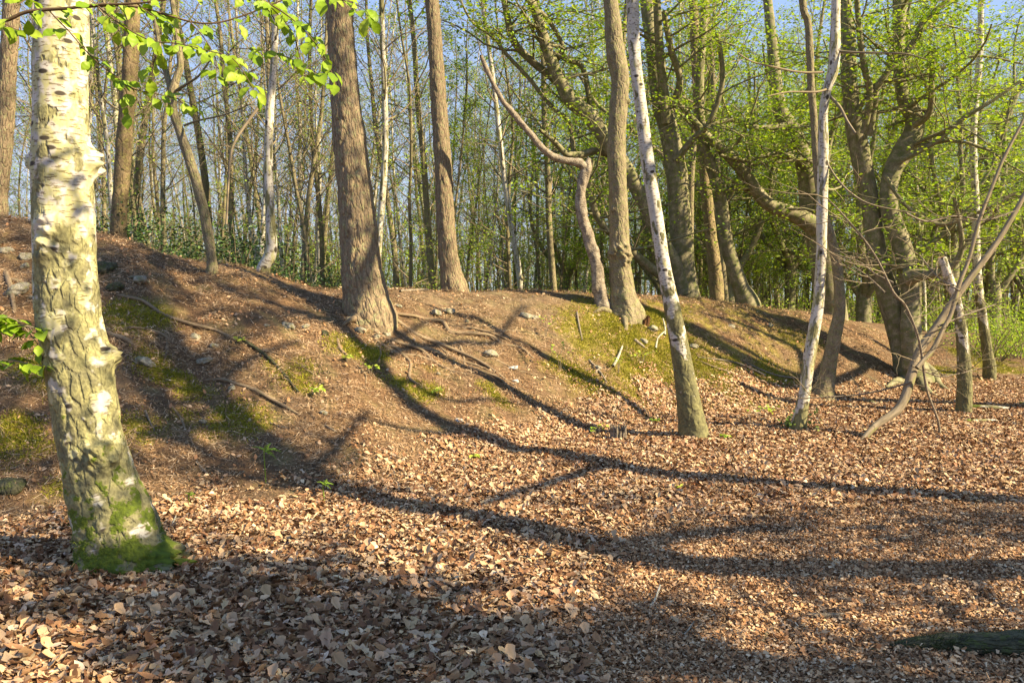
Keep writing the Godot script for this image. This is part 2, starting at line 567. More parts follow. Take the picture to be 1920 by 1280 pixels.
# ------------------------------------------------------------------ branching
# G: wood (MB), leaf (MB), kids, ang, lr, wig, trop, leaf_from, leaf_n, leaf_s, cols, flat
func grow(G: Dictionary, p: Vector3, d: Vector3, L: float, r: float, lev: int) -> void:
	var n := 6 if lev <= 1 else 4
	var pts := [p]
	var rad := [r]
	var dirs := [d]
	var r1 := r * (0.3 if lev < G.maxlev else 0.35)
	var wig: float = G.wig[lev]
	for j in n:
		d = (d + Vector3(rng.randfn(), rng.randfn() * 0.7, rng.randfn()) * wig + Vector3.UP * G.trop[lev]).normalized()
		p += d * L / n
		pts.append(p); dirs.append(d)
		rad.append(lerpf(r, r1, float(j + 1) / n))
	(G.wood as MB).tube(pts, rad, 6 if lev == 0 else (4 if lev == 1 else 3), Color.WHITE, 0.3, false)
	if lev < G.maxlev:
		var kids: int = G.kids[lev]
		for k in kids:
			var t: float = lerpf(G.from[lev], 1.0, (k + rng.randf()) / kids)
			var j := clampi(int(t * n), 0, n - 1)
			var f := t * n - j
			var at: Vector3 = (pts[j] as Vector3).lerp(pts[j + 1], f)
			var dd: Vector3 = dirs[j]
			var axis := dd.cross(Vector3(rng.randfn(), rng.randfn() * (1.0 - G.flat), rng.randfn()).normalized() if lev == 0 else (Vector3(rng.randfn() * 0.5, rng.randfn() * (1.2 - G.flat), rng.randfn() * 0.5) + dd.cross(Vector3.UP) * (1 if k % 2 else -1)).normalized())
			if axis.length() < 0.05: continue
			var cd := dd.rotated(axis.normalized(), G.ang[lev] * rng.randf_range(0.75, 1.25))
			grow(G, at, cd, L * G.lr[lev] * rng.randf_range(0.6, 1.15) * (1.15 - 0.5 * t), maxf(lerpf(r, r1, t) * G.rr[lev], 0.003), lev + 1)
	if lev >= G.leaf_from and G.leaf_n > 0:
		var ln: float = G.leaf_n
		for k in int(ln) + (1 if rng.randf() < ln - int(ln) else 0):
			var t := rng.randf_range(0.15, 1.0)
			var j := clampi(int(t * n), 0, n - 1)
			var at: Vector3 = (pts[j] as Vector3).lerp(pts[j + 1], t * n - j)
			at += Vector3(rng.randfn(), rng.randfn() * 0.6, rng.randfn()) * G.spread
			var ld := Vector3(rng.randfn(), rng.randf_range(-0.6, 0.3), rng.randfn()).normalized()
			var up := (Vector3(rng.randfn() * 0.45, 1.0, rng.randfn() * 0.45)).normalized()
			up = (up - ld * up.dot(ld)).normalized()
			var c0: Color = G.cols[rng.randi() % G.cols.size()]
			var q := rng.randf_range(0.75, 1.2)
			(G.leaf as MB).leaf2(at, ld, up, G.leaf_s * rng.randf_range(0.7, 1.25), Color(c0.r * q, c0.g * q, c0.b * q))

var FRESH := [Color(0.31, 0.45, 0.045), Color(0.39, 0.53, 0.06), Color(0.25, 0.39, 0.04), Color(0.44, 0.52, 0.08), Color(0.19, 0.32, 0.04)]
var HOLLY := [Color(0.035, 0.075, 0.02), Color(0.06, 0.11, 0.03), Color(0.10, 0.15, 0.04), Color(0.045, 0.08, 0.03)]

func rules(kind: String) -> Dictionary:
	var G := {"wood": MB.new(), "leaf": MB.new(), "maxlev": 2, "kids": [5, 4, 0], "ang": [0.9, 0.8, 0.7], "lr": [0.5, 0.5, 0.5], "rr": [0.5, 0.5, 0.5], "wig": [0.16, 0.2, 0.25], "trop": [0.06, 0.04, 0.02],
		"from": [0.2, 0.2, 0.2], "leaf_from": 2, "leaf_n": 3.0, "leaf_s": 0.065, "cols": FRESH, "flat": 0.3, "spread": 0.06}
	if kind == "beech":
		G.merge({"maxlev": 3, "kids": [6, 5, 4, 0], "ang": [0.95, 0.85, 0.8, 0.7], "lr": [0.62, 0.55, 0.5, 0.5], "rr": [0.45, 0.45, 0.5, 0.5], "wig": [0.2, 0.24, 0.24, 0.24], "trop": [0.05, -0.01, 0.0, 0.0], "from": [0.2, 0.15, 0.15, 0.1],
			"leaf_from": 2, "leaf_n": 4.0, "leaf_s": 0.075, "flat": 0.75, "spread": 0.10}, true)
	return G

# one slender background tree: trunk, branches, leaves around the origin
func slender(called: String, label: String, group: String, H: float, r: float, bark_name: String, leaf_n: float, branches: int, lean: float, first := 0.25, leaf_s := 0.065) -> Node3D:
	var o := thing(called, label, "tree", Vector3.ZERO, group)
	o.set_meta("base_name", called)
	var pts := [Vector3(0, -0.5, 0)]
	var rad := [r * 1.15]
	var p := Vector3(0, -0.5, 0)
	var d := Vector3(lean, 1, rng.randf_range(-0.05, 0.05)).normalized()
	var n := 12
	for j in n:
		d = (d + Vector3(rng.randfn() * 0.06, 0.05, rng.randfn() * 0.06)).normalized()
		p += d * (H + 0.5) / n
		pts.append(p); rad.append(lerpf(r, 0.015, pow((j + 1.0) / n, 1.25)))
	var mb := MB.new()
	var sp := smooth_path(pts, rad, 0.6)
	mb.tube(sp[0], sp[1], 7, Color.WHITE, H * 0.6 if bark_name.begins_with("birch") else 0.7)
	part("trunk", mb.mesh(), M[bark_name], o)
	var G := rules("slender")
	G.leaf_n = leaf_n
	G.leaf_s = leaf_s
	G.kids = [6, 4, 0]
	for k in branches:
		var t := lerpf(first, 0.97, (k + rng.randf()) / branches)
		var f := t * (pts.size() - 1)
		var j := mini(int(f), pts.size() - 2)
		var at: Vector3 = (pts[j] as Vector3).lerp(pts[j + 1], f - j)
		var az := rng.randf() * TAU
		var dir := Vector3(cos(az), rng.randf_range(0.3, 1.1), sin(az)).normalized()
		grow(G, at, dir, rng.randf_range(1.0, 2.6) * (1.2 - 0.5 * t), maxf(lerpf(rad[j], rad[j + 1], f - j) * 0.3, 0.012), 0)
	part("branches", (G.wood as MB).mesh(), M.twig_bark if not bark_name.begins_with("birch") else M.twig_bark, o)
	if (G.leaf as MB).v.size():
		part("crown", (G.leaf as MB).mesh(), M.far_leaf, o)
	return o

# a spreading beech: several heavy limbs from a short bole, layered sprays of new leaves
func spreading(called: String, label: String, group: String, H: float, r: float, limbs: int, leaf_n: float, split := 2.0) -> Node3D:
	var o := thing(called, label, "tree", Vector3.ZERO, group)
	o.set_meta("base_name", called)
	var lean := Vector3(rng.randf_range(-0.2, 0.2), 1, rng.randf_range(-0.15, 0.15)).normalized()
	var base := [Vector3(0, -0.5, 0), Vector3(0, 0.1, 0), lean * split * 0.5, lean * split, lean * (split + 0.4)]
	var tm := trunk(base, [r * 1.3, r * 1.15, r, r * 0.95, r * 0.5], 14, 0.25, {"flare": 0.4, "seed": rng.randf() * 9.0, "tile": 1.0, "rep": 2})
	part("trunk", tm.mesh(), M.beech_bark, o)
	var G := rules("beech")
	G.leaf_n = leaf_n
	for k in limbs:
		var az := TAU * k / limbs + rng.randf_range(-0.5, 0.5)
		var d := Vector3(cos(az) * 0.6, 1.0, sin(az) * 0.6).normalized()
		var p: Vector3 = base[3] - Vector3(0, 0.1 + rng.randf() * 0.3, 0)
		var pts := [p]
		var rr := r * rng.randf_range(0.45, 0.68)
		var rad := [rr]
		var L := H * rng.randf_range(0.6, 0.95)
		for j in 10:
			d = (d + Vector3(rng.randfn(), rng.randfn() * 0.4, rng.randfn()) * 0.2 + Vector3.UP * 0.09).normalized()
			p += d * L / 10.0
			pts.append(p); rad.append(lerpf(rr, 0.025, pow((j + 1) / 10.0, 0.9)))
		var lm := MB.new()
		var sp := smooth_path(pts, rad, 0.35)
		lm.tube(sp[0], sp[1], 8, Color.WHITE, 1.0)
		part("limb", lm.mesh(), M.beech_bark, o)
		for q in 11:
			var t := lerpf(0.12, 1.0, (q + rng.randf()) / 11.0)
			var f := t * 9.99
			var j := int(f)
			var at: Vector3 = (pts[j] as Vector3).lerp(pts[j + 1], f - j)
			var a2 := rng.randf() * TAU
			grow(G, at, Vector3(cos(a2), rng.randf_range(-0.1, 0.5), sin(a2)).normalized(), rng.randf_range(1.5, 3.2), clampf(rad[j] * 0.4, 0.012, 0.06), 1)
	part("branches", (G.wood as MB).mesh(), M.beech_bark, o)
	part("crown", (G.leaf as MB).mesh(), M.far_leaf, o)
	return o

func shrub(called: String, label: String, group: String, H: float, W: float, leaves: int, cols: Array, mat_name: String, ls: float) -> Node3D:
	var o := thing(called, label, "shrub", Vector3.ZERO, group)
	o.set_meta("base_name", called)
	var wood := MB.new()
	var lf := MB.new()
	var tips := []
	for k in 16:
		var az := rng.randf() * TAU
		var p := Vector3(cos(az), 0, sin(az)) * 0.1 + Vector3(0, -0.3, 0)
		var d := Vector3(cos(az) * W / H * rng.randf_range(0.1, 0.9), 1, sin(az) * W / H * rng.randf_range(0.1, 0.9)).normalized()
		var pts := [p]
		var rad := [0.022]
		var L := (H + 0.3) * rng.randf_range(0.6, 1.0)
		for j in 6:
			d = (d + Vector3(rng.randfn(), rng.randfn() * 0.5, rng.randfn()) * 0.15).normalized()
			p += d * L / 6.0
			pts.append(p); rad.append(lerpf(0.022, 0.005, (j + 1) / 6.0))
			if j > 0:
				for q in 3:
					tips.append(p + Vector3(rng.randfn(), rng.randfn() * 0.6, rng.randfn()) * 0.22 * W)
		wood.tube(pts, rad, 4, Color.WHITE, 0.4)
	for k in leaves:
		var c: Vector3 = tips[rng.randi() % tips.size()]
		var at := c + Vector3(rng.randfn(), rng.randfn() * 0.7, rng.randfn()) * 0.13 * W
		if at.y < 0.05: at.y = 0.05 + rng.randf() * 0.2
		var ld := Vector3(rng.randfn(), rng.randfn() * 0.5, rng.randfn()).normalized()
		var up := Vector3(rng.randfn() * 0.6, 1, rng.randfn() * 0.6).normalized()
		up = (up - ld * up.dot(ld)).normalized()
		var c0: Color = cols[rng.randi() % cols.size()]
		lf.leaf2(at, ld, up, ls * rng.randf_range(0.7, 1.3), c0)
	part("stems", wood.mesh(), M.twig_bark, o)
	part("foliage", lf.mesh(), M[mat_name], o)
	return o

# ------------------------------------------------------------------ start
var clock := 0
func stage(s: String) -> void:
	print("%s %.1f s" % [s, (Time.get_ticks_msec() - clock) / 1000.0])

func _ready() -> void:
	clock = Time.get_ticks_msec()
	rng.seed = 20240427
	# camera
	var cam := Camera3D.new()
	cam.name = "camera"
	cam.fov = rad_to_deg(2.0 * atan(640.0 / F))
	cam.position = Vector3(0, EYE, 0)
	cam.rotation.x = -tilt
	cam.far = 1500.0
	cam.near = 0.05
	add_child(cam)
	cam.current = true
	# sky
	var env := Environment.new()
	env.background_mode = Environment.BG_SKY
	var sm := ProceduralSkyMaterial.new()
	sm.sky_top_color = Color(0.55, 0.68, 0.88)
	sm.sky_horizon_color = Color(0.85, 0.885, 0.93)
	sm.sky_curve = 0.12
	sm.ground_horizon_color = Color(0.55, 0.6, 0.6)
	sm.ground_bottom_color = Color(0.2, 0.18, 0.15)
	sm.sun_angle_max = 8.0
	var sky := Sky.new()
	sky.sky_material = sm
	env.sky = sky
	env.background_energy_multiplier = 0.42
	env.tonemap_mode = Environment.TONE_MAPPER_LINEAR
	env.tonemap_exposure = 3.25
	env.sdfgi_enabled = true
	env.ssao_enabled = true
	env.ssil_enabled = true
	var we := WorldEnvironment.new()
	we.name = "surroundings"
	we.environment = env
	add_child(we)
	# sun: from the right, a little behind the camera
	var sun := DirectionalLight3D.new()
	sun.name = "sun"
	sun.light_energy = 1.6
	sun.light_color = Color(1.0, 0.92, 0.755)
	sun.light_angular_distance = 0.55
	sun.shadow_enabled = true
	add_child(sun)
	sun.look_at_from_position(SUN_FROM, Vector3.ZERO)

	nz = {"bump": noise(1, 0.35), "small": noise(2, 1.6), "patch": noise(3, 0.45), "bulge": noise(4, 1.3), "grain": noise(5, 9.0), "plate": cells(6, 9.0, FastNoiseLite.RETURN_DISTANCE2_SUB)}
	# the bank, seen from the camera by bearing: [column, distance of its foot, distance of its crest, height of its crest, height of the ground behind]
	columns = [[-900, 6.6, 10.5, 2.7, 0.6], [-200, 6.2, 10.4, 2.75, 0.6], [0, 6.1, 10.5, 2.62, 0.5], [200, 6.4, 10.8, 2.42, 0.3], [390, 6.8, 11.2, 2.08, 0.1], [620, 7.0, 11.8, 1.74, -0.1], [870, 7.9, 13.6, 1.74, -0.2], [1120, 9.6, 14.2, 1.66, -0.2], [1300, 11.2, 15.0, 1.58, -0.1],
		[1500, 12.0, 16.5, 1.38, 0.0], [1620, 12.8, 18.0, 1.10, 0.0], [1750, 14.0, 20.0, 0.78, 0.0], [1920, 15.0, 22.0, 0.66, 0.0], [2300, 18.0, 26.0, 0.5, 0.0], [3200, 30.0, 40.0, 0.3, 0.0]]
	make_materials()
	stage("materials")
	build_ground()
	stage("ground")
	build_main_trees()
	stage("main trees")
	build_beeches()
	stage("beeches")
	build_background()
	stage("background")
	build_casters()
	build_near_branch()
	stage("near branch")
	build_bank_things()
	stage("bank things")
	build_glade_things()
	build_litter()
	stage("litter")

# ------------------------------------------------------------------ ground
func build_ground() -> void:
	for s in [[1140, 625, 0.8, 1.8], [1190, 625, 0.8, 1.8], [1215, 660, 1.1, 1.8], [1240, 720, 0.9, 1.6], [1320, 720, 0.9, 1.2], [1330, 690, 0.7, 0.85], [1400, 725, 0.7, 0.9], [1450, 700, 0.5, 0.8], [1090, 700, 0.5, 0.7], [1120, 730, 0.5, 0.7], [760, 690, 0.3, 0.5], [780, 730, 0.3, 0.6], [690, 660, 0.3, 0.5], [640, 640, 0.3, 0.5], [280, 690, 0.35, 0.5], [330, 720, 0.3, 0.4], [60, 800, 0.4, 0.45], [40, 880, 0.5, 0.5],
			[250, 600, 0.4, 0.7], [430, 780, 0.4, 0.7], [930, 730, 0.35, 0.6], [220, 830, 0.4, 0.6], [1850, 680, 0.9, 0.9], [1780, 700, 0.6, 0.6], [1500, 640, 0.5, 0.6], [1250, 600, 0.7, 0.7], [120, 690, 0.5, 0.7], [560, 700, 0.4, 0.6]]:
		moss_spots.append([ground(s[0], s[1]), s[2], s[3]])
	var xs := []
	var zs := []
	var x := 0.0
	var sx := 0.07
	var right := []
	while x < 700.0:
		right.append(x)
		sx = 0.075 if x < 9.5 else minf(sx * 1.16, 120.0)
		x += sx
	for k in range(right.size() - 1, 0, -1): xs.append(-right[k])
	xs.append_array(right)
	var z := 0.0
	var sz := 0.2
	var back := []
	while z < 500.0:
		sz = minf(sz * 1.35, 120.0)
		z += sz
		back.append(z)
	for k in range(back.size() - 1, -1, -1): zs.append(back[k])
	z = 0.0
	while z < 900.0:
		zs.append(-z)
		sz = 0.16 if z < 3.0 else (0.07 if z < 17.5 else minf(sz * 1.14, 140.0))
		z += sz
	var mb := MB.new()
	var nx := xs.size()
	for j in zs.size():
		for k in nx:
			var X: float = xs[k]
			var Z: float = zs[j]
			mb.v.push_back(gp(X, Z))
			mb.t.push_back(Vector2(X, Z))
			mb.c.push_back(earth_colour(X, Z))
	for j in zs.size():
		for k in nx:
			var a := mb.v[j * nx + maxi(k - 1, 0)]
			var b := mb.v[j * nx + mini(k + 1, nx - 1)]
			var c := mb.v[maxi(j - 1, 0) * nx + k]
			var d := mb.v[mini(j + 1, zs.size() - 1) * nx + k]
			mb.n.push_back((b - a).cross(d - c).normalized())
	for j in zs.size() - 1:
		for k in nx - 1:
			var a := j * nx + k
			mb.i.append_array([a, a + nx, a + 1, a + 1, a + nx, a + nx + 1])
	var g := part("ground", mb.mesh(), M.earth, self, "structure")
	g.set_meta("label", "woodland floor rising to a bank of bare earth and needles")

func earth_colour(x: float, z: float) -> Color:
	var lf := leafy(x, z)
	var p1: float = nz.patch.get_noise_2d(x * 1.7 + 40.0, z * 1.7)
	var p2: float = nz.patch.get_noise_2d(x * 5.0 - 20.0, z * 5.0 + 11.0)
	var needle := Color(0.19, 0.115, 0.062)
	var soil := Color(0.27, 0.205, 0.125)
	var u := 960.0 + x / maxf(-z, 0.5) * F
	var bare := clampf(1.0 - absf(u - 930.0) / 260.0, 0, 1) * clampf((base_h(x, z) - 0.7) * 1.6, 0, 1)
	var c := needle.lerp(soil, clampf(bare + p1 * 0.6 + 0.15, 0, 1))
	c = c.lerp(Color(0.12, 0.08, 0.045), clampf(p2 * 1.6 + 0.05, 0, 0.75))
	var p3: float = nz.small.get_noise_2d(x * 1.3 + 7.0, z * 1.3)
	c = c.lerp(Color(0.24, 0.22, 0.09), clampf(p3 * 1.5 - 0.15, 0, 0.5) * (1.0 - lf))
	c = c.lerp(Color(0.22, 0.135, 0.075), lf)
	var d := Vector2(x, z).length()
	if d > 20.0 and lf > 0.5:
		c = c.lerp(Color(0.2, 0.16, 0.07), clampf((d - 20.0) / 8.0, 0, 0.8))
	c = c.lerp(Color(0.27, 0.25, 0.03) * (1.0 + p2 * 0.5), moss_at(x, z) * 0.75)
	# thin mottled moss over the sunny slope between the burred trunk and the cream birch
	var wide := clampf((u - 1040.0) / 90.0, 0, 1) * clampf((1560.0 - u) / 120.0, 0, 1) * clampf((base_h(x, z) - 0.12) * 4.0, 0, 1) if z < -6.0 else 0.0
	c = c.lerp(Color(0.27, 0.235, 0.045) * (1.0 + p3 * 0.6), wide * clampf(0.5 + p2 * 1.6 + p3 * 0.9, 0, 0.85))
	c.a = 1.0
	return c

# ------------------------------------------------------------------ traced trees
func hero(called: String, label: String, category: String, tr: Array, depth: float, sides: int, step: float, o: Dictionary, mat_name: String, more: float, branches := 0) -> Node3D:
	var sp := stem_path(tr, depth, o.get("depth2", -1.0), o.get("sink", 0.25))
	if more > 0.0: sp = extend_up(sp, more)
	var base: Vector3 = sp[0][0]
	var t := thing(called, label, category, base)
	part("trunk", trunk(sp[0], sp[1], sides, step, o).mesh(base), M[mat_name], t)
	if branches > 0:
		var G := rules("slender")
		G.leaf_n = o.get("leaf_n", 3.0)
		var n: int = sp[0].size()
		var first: int = n - int(ceil(more / 1.6)) + 1
		for k in branches:
			var f := lerpf(first, n - 1.01, (k + rng.randf()) / branches)
			var j := int(f)
			var at: Vector3 = (sp[0][j] as Vector3).lerp(sp[0][j + 1], f - j)
			var az := rng.randf() * TAU
			grow(G, at, Vector3(cos(az), rng.randf_range(0.2, 0.8), sin(az)).normalized(), rng.randf_range(1.2, 2.6), maxf(sp[1][j] * 0.3, 0.015), 0)
		part("branches", (G.wood as MB).mesh(base), M.twig_bark, t)
		if (G.leaf as MB).v.size(): part("crown", (G.leaf as MB).mesh(base), M.far_leaf, t)
	return t

func limb(t: Node3D, called: String, tr: Array, depth: float, depth2: float, mat_name: String, sides := 10, kind := "smooth", twigs: Dictionary = {}) -> void:
	var sp := stem_path(tr, depth, depth2, 0.0)
	var mb := trunk(sp[0], sp[1], sides, 0.05 if mat_name == "dead_wood" else 0.08, {"kind": kind, "seed": tr[0][0] * 0.37, "tile": 0.5 if mat_name == "dead_wood" else 0.8, "amp": 0.3 if mat_name == "dead_wood" else 0.09})
	part(called, mb.mesh(t.position), M[mat_name], t)
	if twigs:
		var n: int = sp[0].size()
		for k in twigs.count:
			var f := lerpf(twigs.get("from", 0.2) * (n - 1), n - 1.01, (k + rng.randf()) / twigs.count)
			var j := int(f)
			var at: Vector3 = (sp[0][j] as Vector3).lerp(sp[0][j + 1], f - j)
			var az := rng.randf() * TAU
			grow(twigs.G, at, Vector3(cos(az), rng.randf_range(-0.1, 0.6), sin(az)).normalized(), rng.randf_range(0.8, 2.0) * twigs.get("len", 1.0), clampf(sp[1][j] * 0.35, 0.006, 0.04), 1)

func root(t: Node3D, tr: Array, lift := 0.75, mat_name := "root_bark", called := "root") -> void:
	var pts := []
	var rad := []
	for q in tr:
		var p := ground(q[0], q[1])
		var r: float = q[2] * -p.z / F * (0.5 if mat_name == "beech_bark" else 0.39)
		pts.append(p + gn(p.x, p.z) * r * (lift + 0.75 * sin(q[0] * 0.11 + q[1] * 0.07)))
		rad.append(r)
	pts[pts.size() - 1] -= Vector3(0, rad[rad.size() - 1] * 1.2, 0)
	pts[0] -= Vector3(0, rad[0] * 0.7, 0)
	part(called, trunk(pts, rad, 9, 0.045, {"kind": "rough", "seed": tr[0][0] * 0.13, "tile": 0.4, "cap": true}).mesh(t.position), M[mat_name], t)

# moss fur over the lowest part of a trunk: short blades standing on its surface
func moss_fur(t: Node3D, up_to: float, tries: int) -> void:
	var arr := (t.get_child(0) as MeshInstance3D).mesh.surface_get_arrays(0)
	var v: PackedVector3Array = arr[Mesh.ARRAY_VERTEX]
	var n: PackedVector3Array = arr[Mesh.ARRAY_NORMAL]
	var mb := MB.new()
	var rows := 0
	while rows < v.size() and v[rows].y < up_to + 0.35: rows += 1
	for k in tries:
		var j := rng.randi() % rows
		var h := v[j].y
		if h > up_to * (0.45 + 0.55 * (nz.small.get_noise_3d(v[j].x * 3.0, h * 3.0, v[j].z * 3.0) + 0.5)): continue
		var d := (n[j] + Vector3(rng.randfn(), rng.randfn() + 0.3, rng.randfn()) * 0.5).normalized()
		var p := v[j] + Vector3(rng.randfn(), rng.randfn(), rng.randfn()) * 0.006
		var x := d.cross(Vector3(rng.randfn(), rng.randfn(), rng.randfn()).normalized()).normalized() * 0.003
		mb.tri(p - x, p + d * rng.randf_range(0.006, 0.018), p + x, [Color(0.085, 0.115, 0.012), Color(0.12, 0.15, 0.015), Color(0.06, 0.085, 0.01)][k % 3])
	part("moss", mb.mesh(), M.litter, t, "stuff")

func build_main_trees() -> void:
	# the near birch
	var gb := ground(225, 1062)
	var near := [[232, 1075, 150], [222, 1000, 138], [197, 925, 124], [177, 850, 111], [168, 815, 109], [148, 700, 113], [130, 600, 112], [121, 500, 105], [118, 400, 105], [114, 300, 101], [113, 200, 93], [113, 100, 92], [115, 0, 88], [118, -120, 84]]
	var t := hero("birch_tree", "thick mossy-footed birch trunk in the left foreground", "tree", near, -gb.z, 120, 0.016,
		{"kind": "birch", "rough_to": 2.3, "seed": 1.0, "length": 5.2, "flare": 0.30, "lobes": 3, "burls": [[2.72, 0.3, 0.1, 0.06], [2.72, PI - 0.1, 0.07, 0.05], [1.55, 0.15, 0.09, 0.05], [0.98, -0.9, 0.12, 0.05], [2.35, -1.7, 0.1, 0.03], [2.2, -1.9, 0.09, 0.03], [0.3, -0.15, 0.16, 0.09], [0.2, -0.25, 0.16, 0.13], [0.22, -2.3, 0.15, 0.06], [0.25, -1.4, 0.1, 0.04]]}, "birch_near", 9.0, 22)
	moss_fur(t, 0.75, 9000)
	# pines on the bank
	t = hero("pine_tree", "stout plated pine trunk standing on the bank, roots running downhill", "tree",
		[[694, 598, 96], [686, 560, 80], [677, 500, 74], [669, 400, 66], [660, 300, 60], [648, 200, 55], [641, 100, 51], [636, 0, 48]], -ground(692, 596).z, 110, 0.022, {"kind": "plates", "seed": 2.0, "flare": 0.12, "lobes": 5, "tile": 0.9, "rep": 2}, "pine_bark", 12.0, 16)
	for r in [[[712, 590, 18], [728, 598, 14], [751, 608, 11], [781, 628, 11], [818, 645, 11], [855, 662, 9], [895, 679, 8], [929, 699, 7], [962, 722, 5], [1003, 743, 3]],
			[[740, 588, 9], [775, 596, 8], [801, 599, 9], [828, 608, 10], [845, 623, 12], [882, 628, 10], [919, 633, 9], [942, 645, 8], [976, 655, 7], [1000, 671, 4]],
			[[700, 622, 9], [717, 632, 8], [751, 647, 8], [788, 659, 8], [815, 679, 8], [848, 696, 7], [880, 702, 4]],
			[[728, 648, 8], [741, 656, 9], [754, 665, 9], [768, 682, 8], [767, 712, 7], [788, 722, 5], [808, 736, 3]],
			[[782, 655, 8], [806, 660, 12], [838, 669, 8]],
			[[880, 690, 5], [919, 702, 6], [936, 712, 5], [956, 729, 5], [966, 757, 3]],
			[[668, 598, 20], [655, 606, 12], [640, 610, 5]], [[860, 612, 5], [890, 618, 6], [925, 628, 6], [960, 640, 4]], [[955, 624, 4], [968, 620, 6], [978, 622, 4]]]:
		root(t, r)
	for k in 9:
		var p := ground(rng.randf_range(560, 1010), rng.randf_range(605, 660))
		var d := Vector3(rng.randf_range(0.2, 1.0), 0, rng.randf_range(0.2, 0.9)).normalized()
		var pts := []
		var rad := []
		var r0 := rng.randf_range(0.012, 0.026)
		for j in 7:
			pts.append(gp(p.x, p.z) + Vector3(0, r0 * (0.5 * sin(j * 1.9 + k) + 0.1), 0)); rad.append(r0 * (1.0 - 0.12 * j))
			d = (d + Vector3(rng.randfn(), 0, rng.randfn()) * 0.3).normalized()
			p += d * rng.randf_range(0.12, 0.22)
		part("root", trunk(pts, rad, 8, 0.05, {"kind": "rough", "seed": k * 1.3, "tile": 0.4, "cap": true, "amp": 0.25}).mesh(t.position), M.root_bark, t)
	t = hero("pine_tree", "slimmer straight pine trunk rising from the middle of the crest", "tree",
		[[852, 545, 48], [843, 500, 37], [836, 430, 34], [830, 300, 32], [823, 200, 29], [817, 100, 27], [810, 0, 25]], 13.4, 90, 0.03, {"kind": "plates", "seed": 3.0, "flare": 0.2, "lobes": 5, "tile": 0.9, "rep": 2}, "pine_bark", 13.0, 14)
	hero("pine_tree", "dark pine trunk cut by the left edge behind the birch", "tree", [[-4, 420, 30], [8, 250, 29], [18, 50, 29], [21, 0, 28]], 13.5, 40, 0.06, {"kind": "plates", "seed": 4.0, "tile": 0.9, "sink": 1.5}, "pine_bark", 10.0, 12)
	hero("pine_tree", "smooth orange-brown pine trunk behind the left crest, second from the left edge", "tree", [[222, 450, 29], [230, 300, 28], [238, 200, 28], [245, 100, 28], [249, 0, 26]], 14.0, 40, 0.06, {"kind": "rough", "seed": 5.0, "tile": 0.9, "sink": 1.5, "color": Color(0.85, 0.76, 0.68)}, "oak_bark", 10.0, 12)
	# leaning young tree on the left of the bank
	t = hero("young_oak_tree", "thin crooked young tree forking above the left slope", "tree", [[398, 522, 22], [396, 480, 17], [386, 420, 19], [370, 350, 19], [345, 270, 17], [326, 215, 16], [322, 180, 18], [331, 145, 14], [338, 120, 12], [330, 60, 10], [322, 0, 9]], 10.3, 28, 0.05, {"kind": "rough", "seed": 6.0, "flare": 0.5, "tile": 0.7}, "oak_bark", 4.0, 14)
	limb(t, "limb", [[324, 185, 12], [312, 140, 10], [300, 100, 9], [290, 40, 7], [270, -20, 5]], 10.3, 10.6, "oak_bark", 10, "rough")
	limb(t, "limb", [[322, 175, 6], [345, 160, 5], [372, 142, 4], [395, 110, 3]], 10.3, 10.0, "oak_bark", 7)
	limb(t, "limb", [[345, 235, 5], [375, 225, 4], [420, 215, 3], [470, 195, 2]], 10.3, 9.8, "oak_bark", 6)
	t = hero("birch_tree", "white birch stem leaning at its foot behind the left crest", "tree", [[492, 512, 26], [508, 470, 23], [506, 400, 17], [503, 300, 16], [506, 200, 15], [513, 130, 13], [519, 0, 12]], 12.2, 30, 0.05, {"kind": "birch", "seed": 7.0, "length": 7.0, "sink": 0.6, "rough_to": 0.4}, "birch_pale", 8.0, 14)
	limb(t, "limb", [[508, 170, 7], [470, 220, 6], [440, 265, 6], [430, 310, 5], [424, 420, 4]], 12.2, 11.8, "twig_bark", 7)
	# burred trunk with the dead side stem
	t = hero("oak_tree", "burred grey-brown trunk with exposed roots on the mossy crest", "tree",
		[[1172, 588, 62], [1166, 545, 42], [1163, 500, 38], [1162, 465, 38], [1161, 420, 36], [1158, 336, 33], [1157, 250, 33], [1160, 200, 35], [1163, 150, 33], [1154, 100, 34], [1149, 44, 31], [1145, 0, 28]], -ground(1172, 586).z, 80, 0.025,
		{"kind": "rough", "seed": 8.0, "flare": 0.25, "lobes": 5, "tile": 0.7, "rep": 2, "burls": [[1.2, -1.5, 0.1, 0.035], [1.15, -0.8, 0.1, 0.04], [1.22, -2.2, 0.1, 0.035], [1.05, -1.2, 0.08, 0.03], [1.32, -1.0, 0.07, 0.03], [1.3, -1.9, 0.07, 0.03], [1.2, -0.1, 0.1, 0.03], [1.2, -3.0, 0.1, 0.03], [3.6, -0.4, 0.06, 0.04], [1.9, -2.4, 0.06, 0.03]]}, "oak_bark", 9.0, 16)
	for r in [[[1150, 582, 20], [1128, 583, 12], [1112, 586, 6]], [[1166, 590, 18], [1170, 605, 15], [1173, 618, 9]], [[1180, 590, 18], [1181, 605, 11], [1185, 618, 5]], [[1190, 588, 20], [1206, 590, 14], [1222, 598, 7]]]:
		root(t, r, 0.15, "oak_bark")
	t = hero("dead_tree", "dead barkless stem with one long pale arm reaching up left", "tree",
		[[1131, 576, 28], [1125, 551, 24], [1117, 494, 21], [1103, 444, 20], [1091, 403, 20], [1088, 369, 18], [1094, 335, 20], [1100, 316, 21], [1105, 296, 4]], -ground(1131, 574).z, 26, 0.04, {"kind": "rough", "seed": 9.0, "flare": 0.3, "tile": 0.5, "amp": 0.32}, "dead_wood", 0.0)
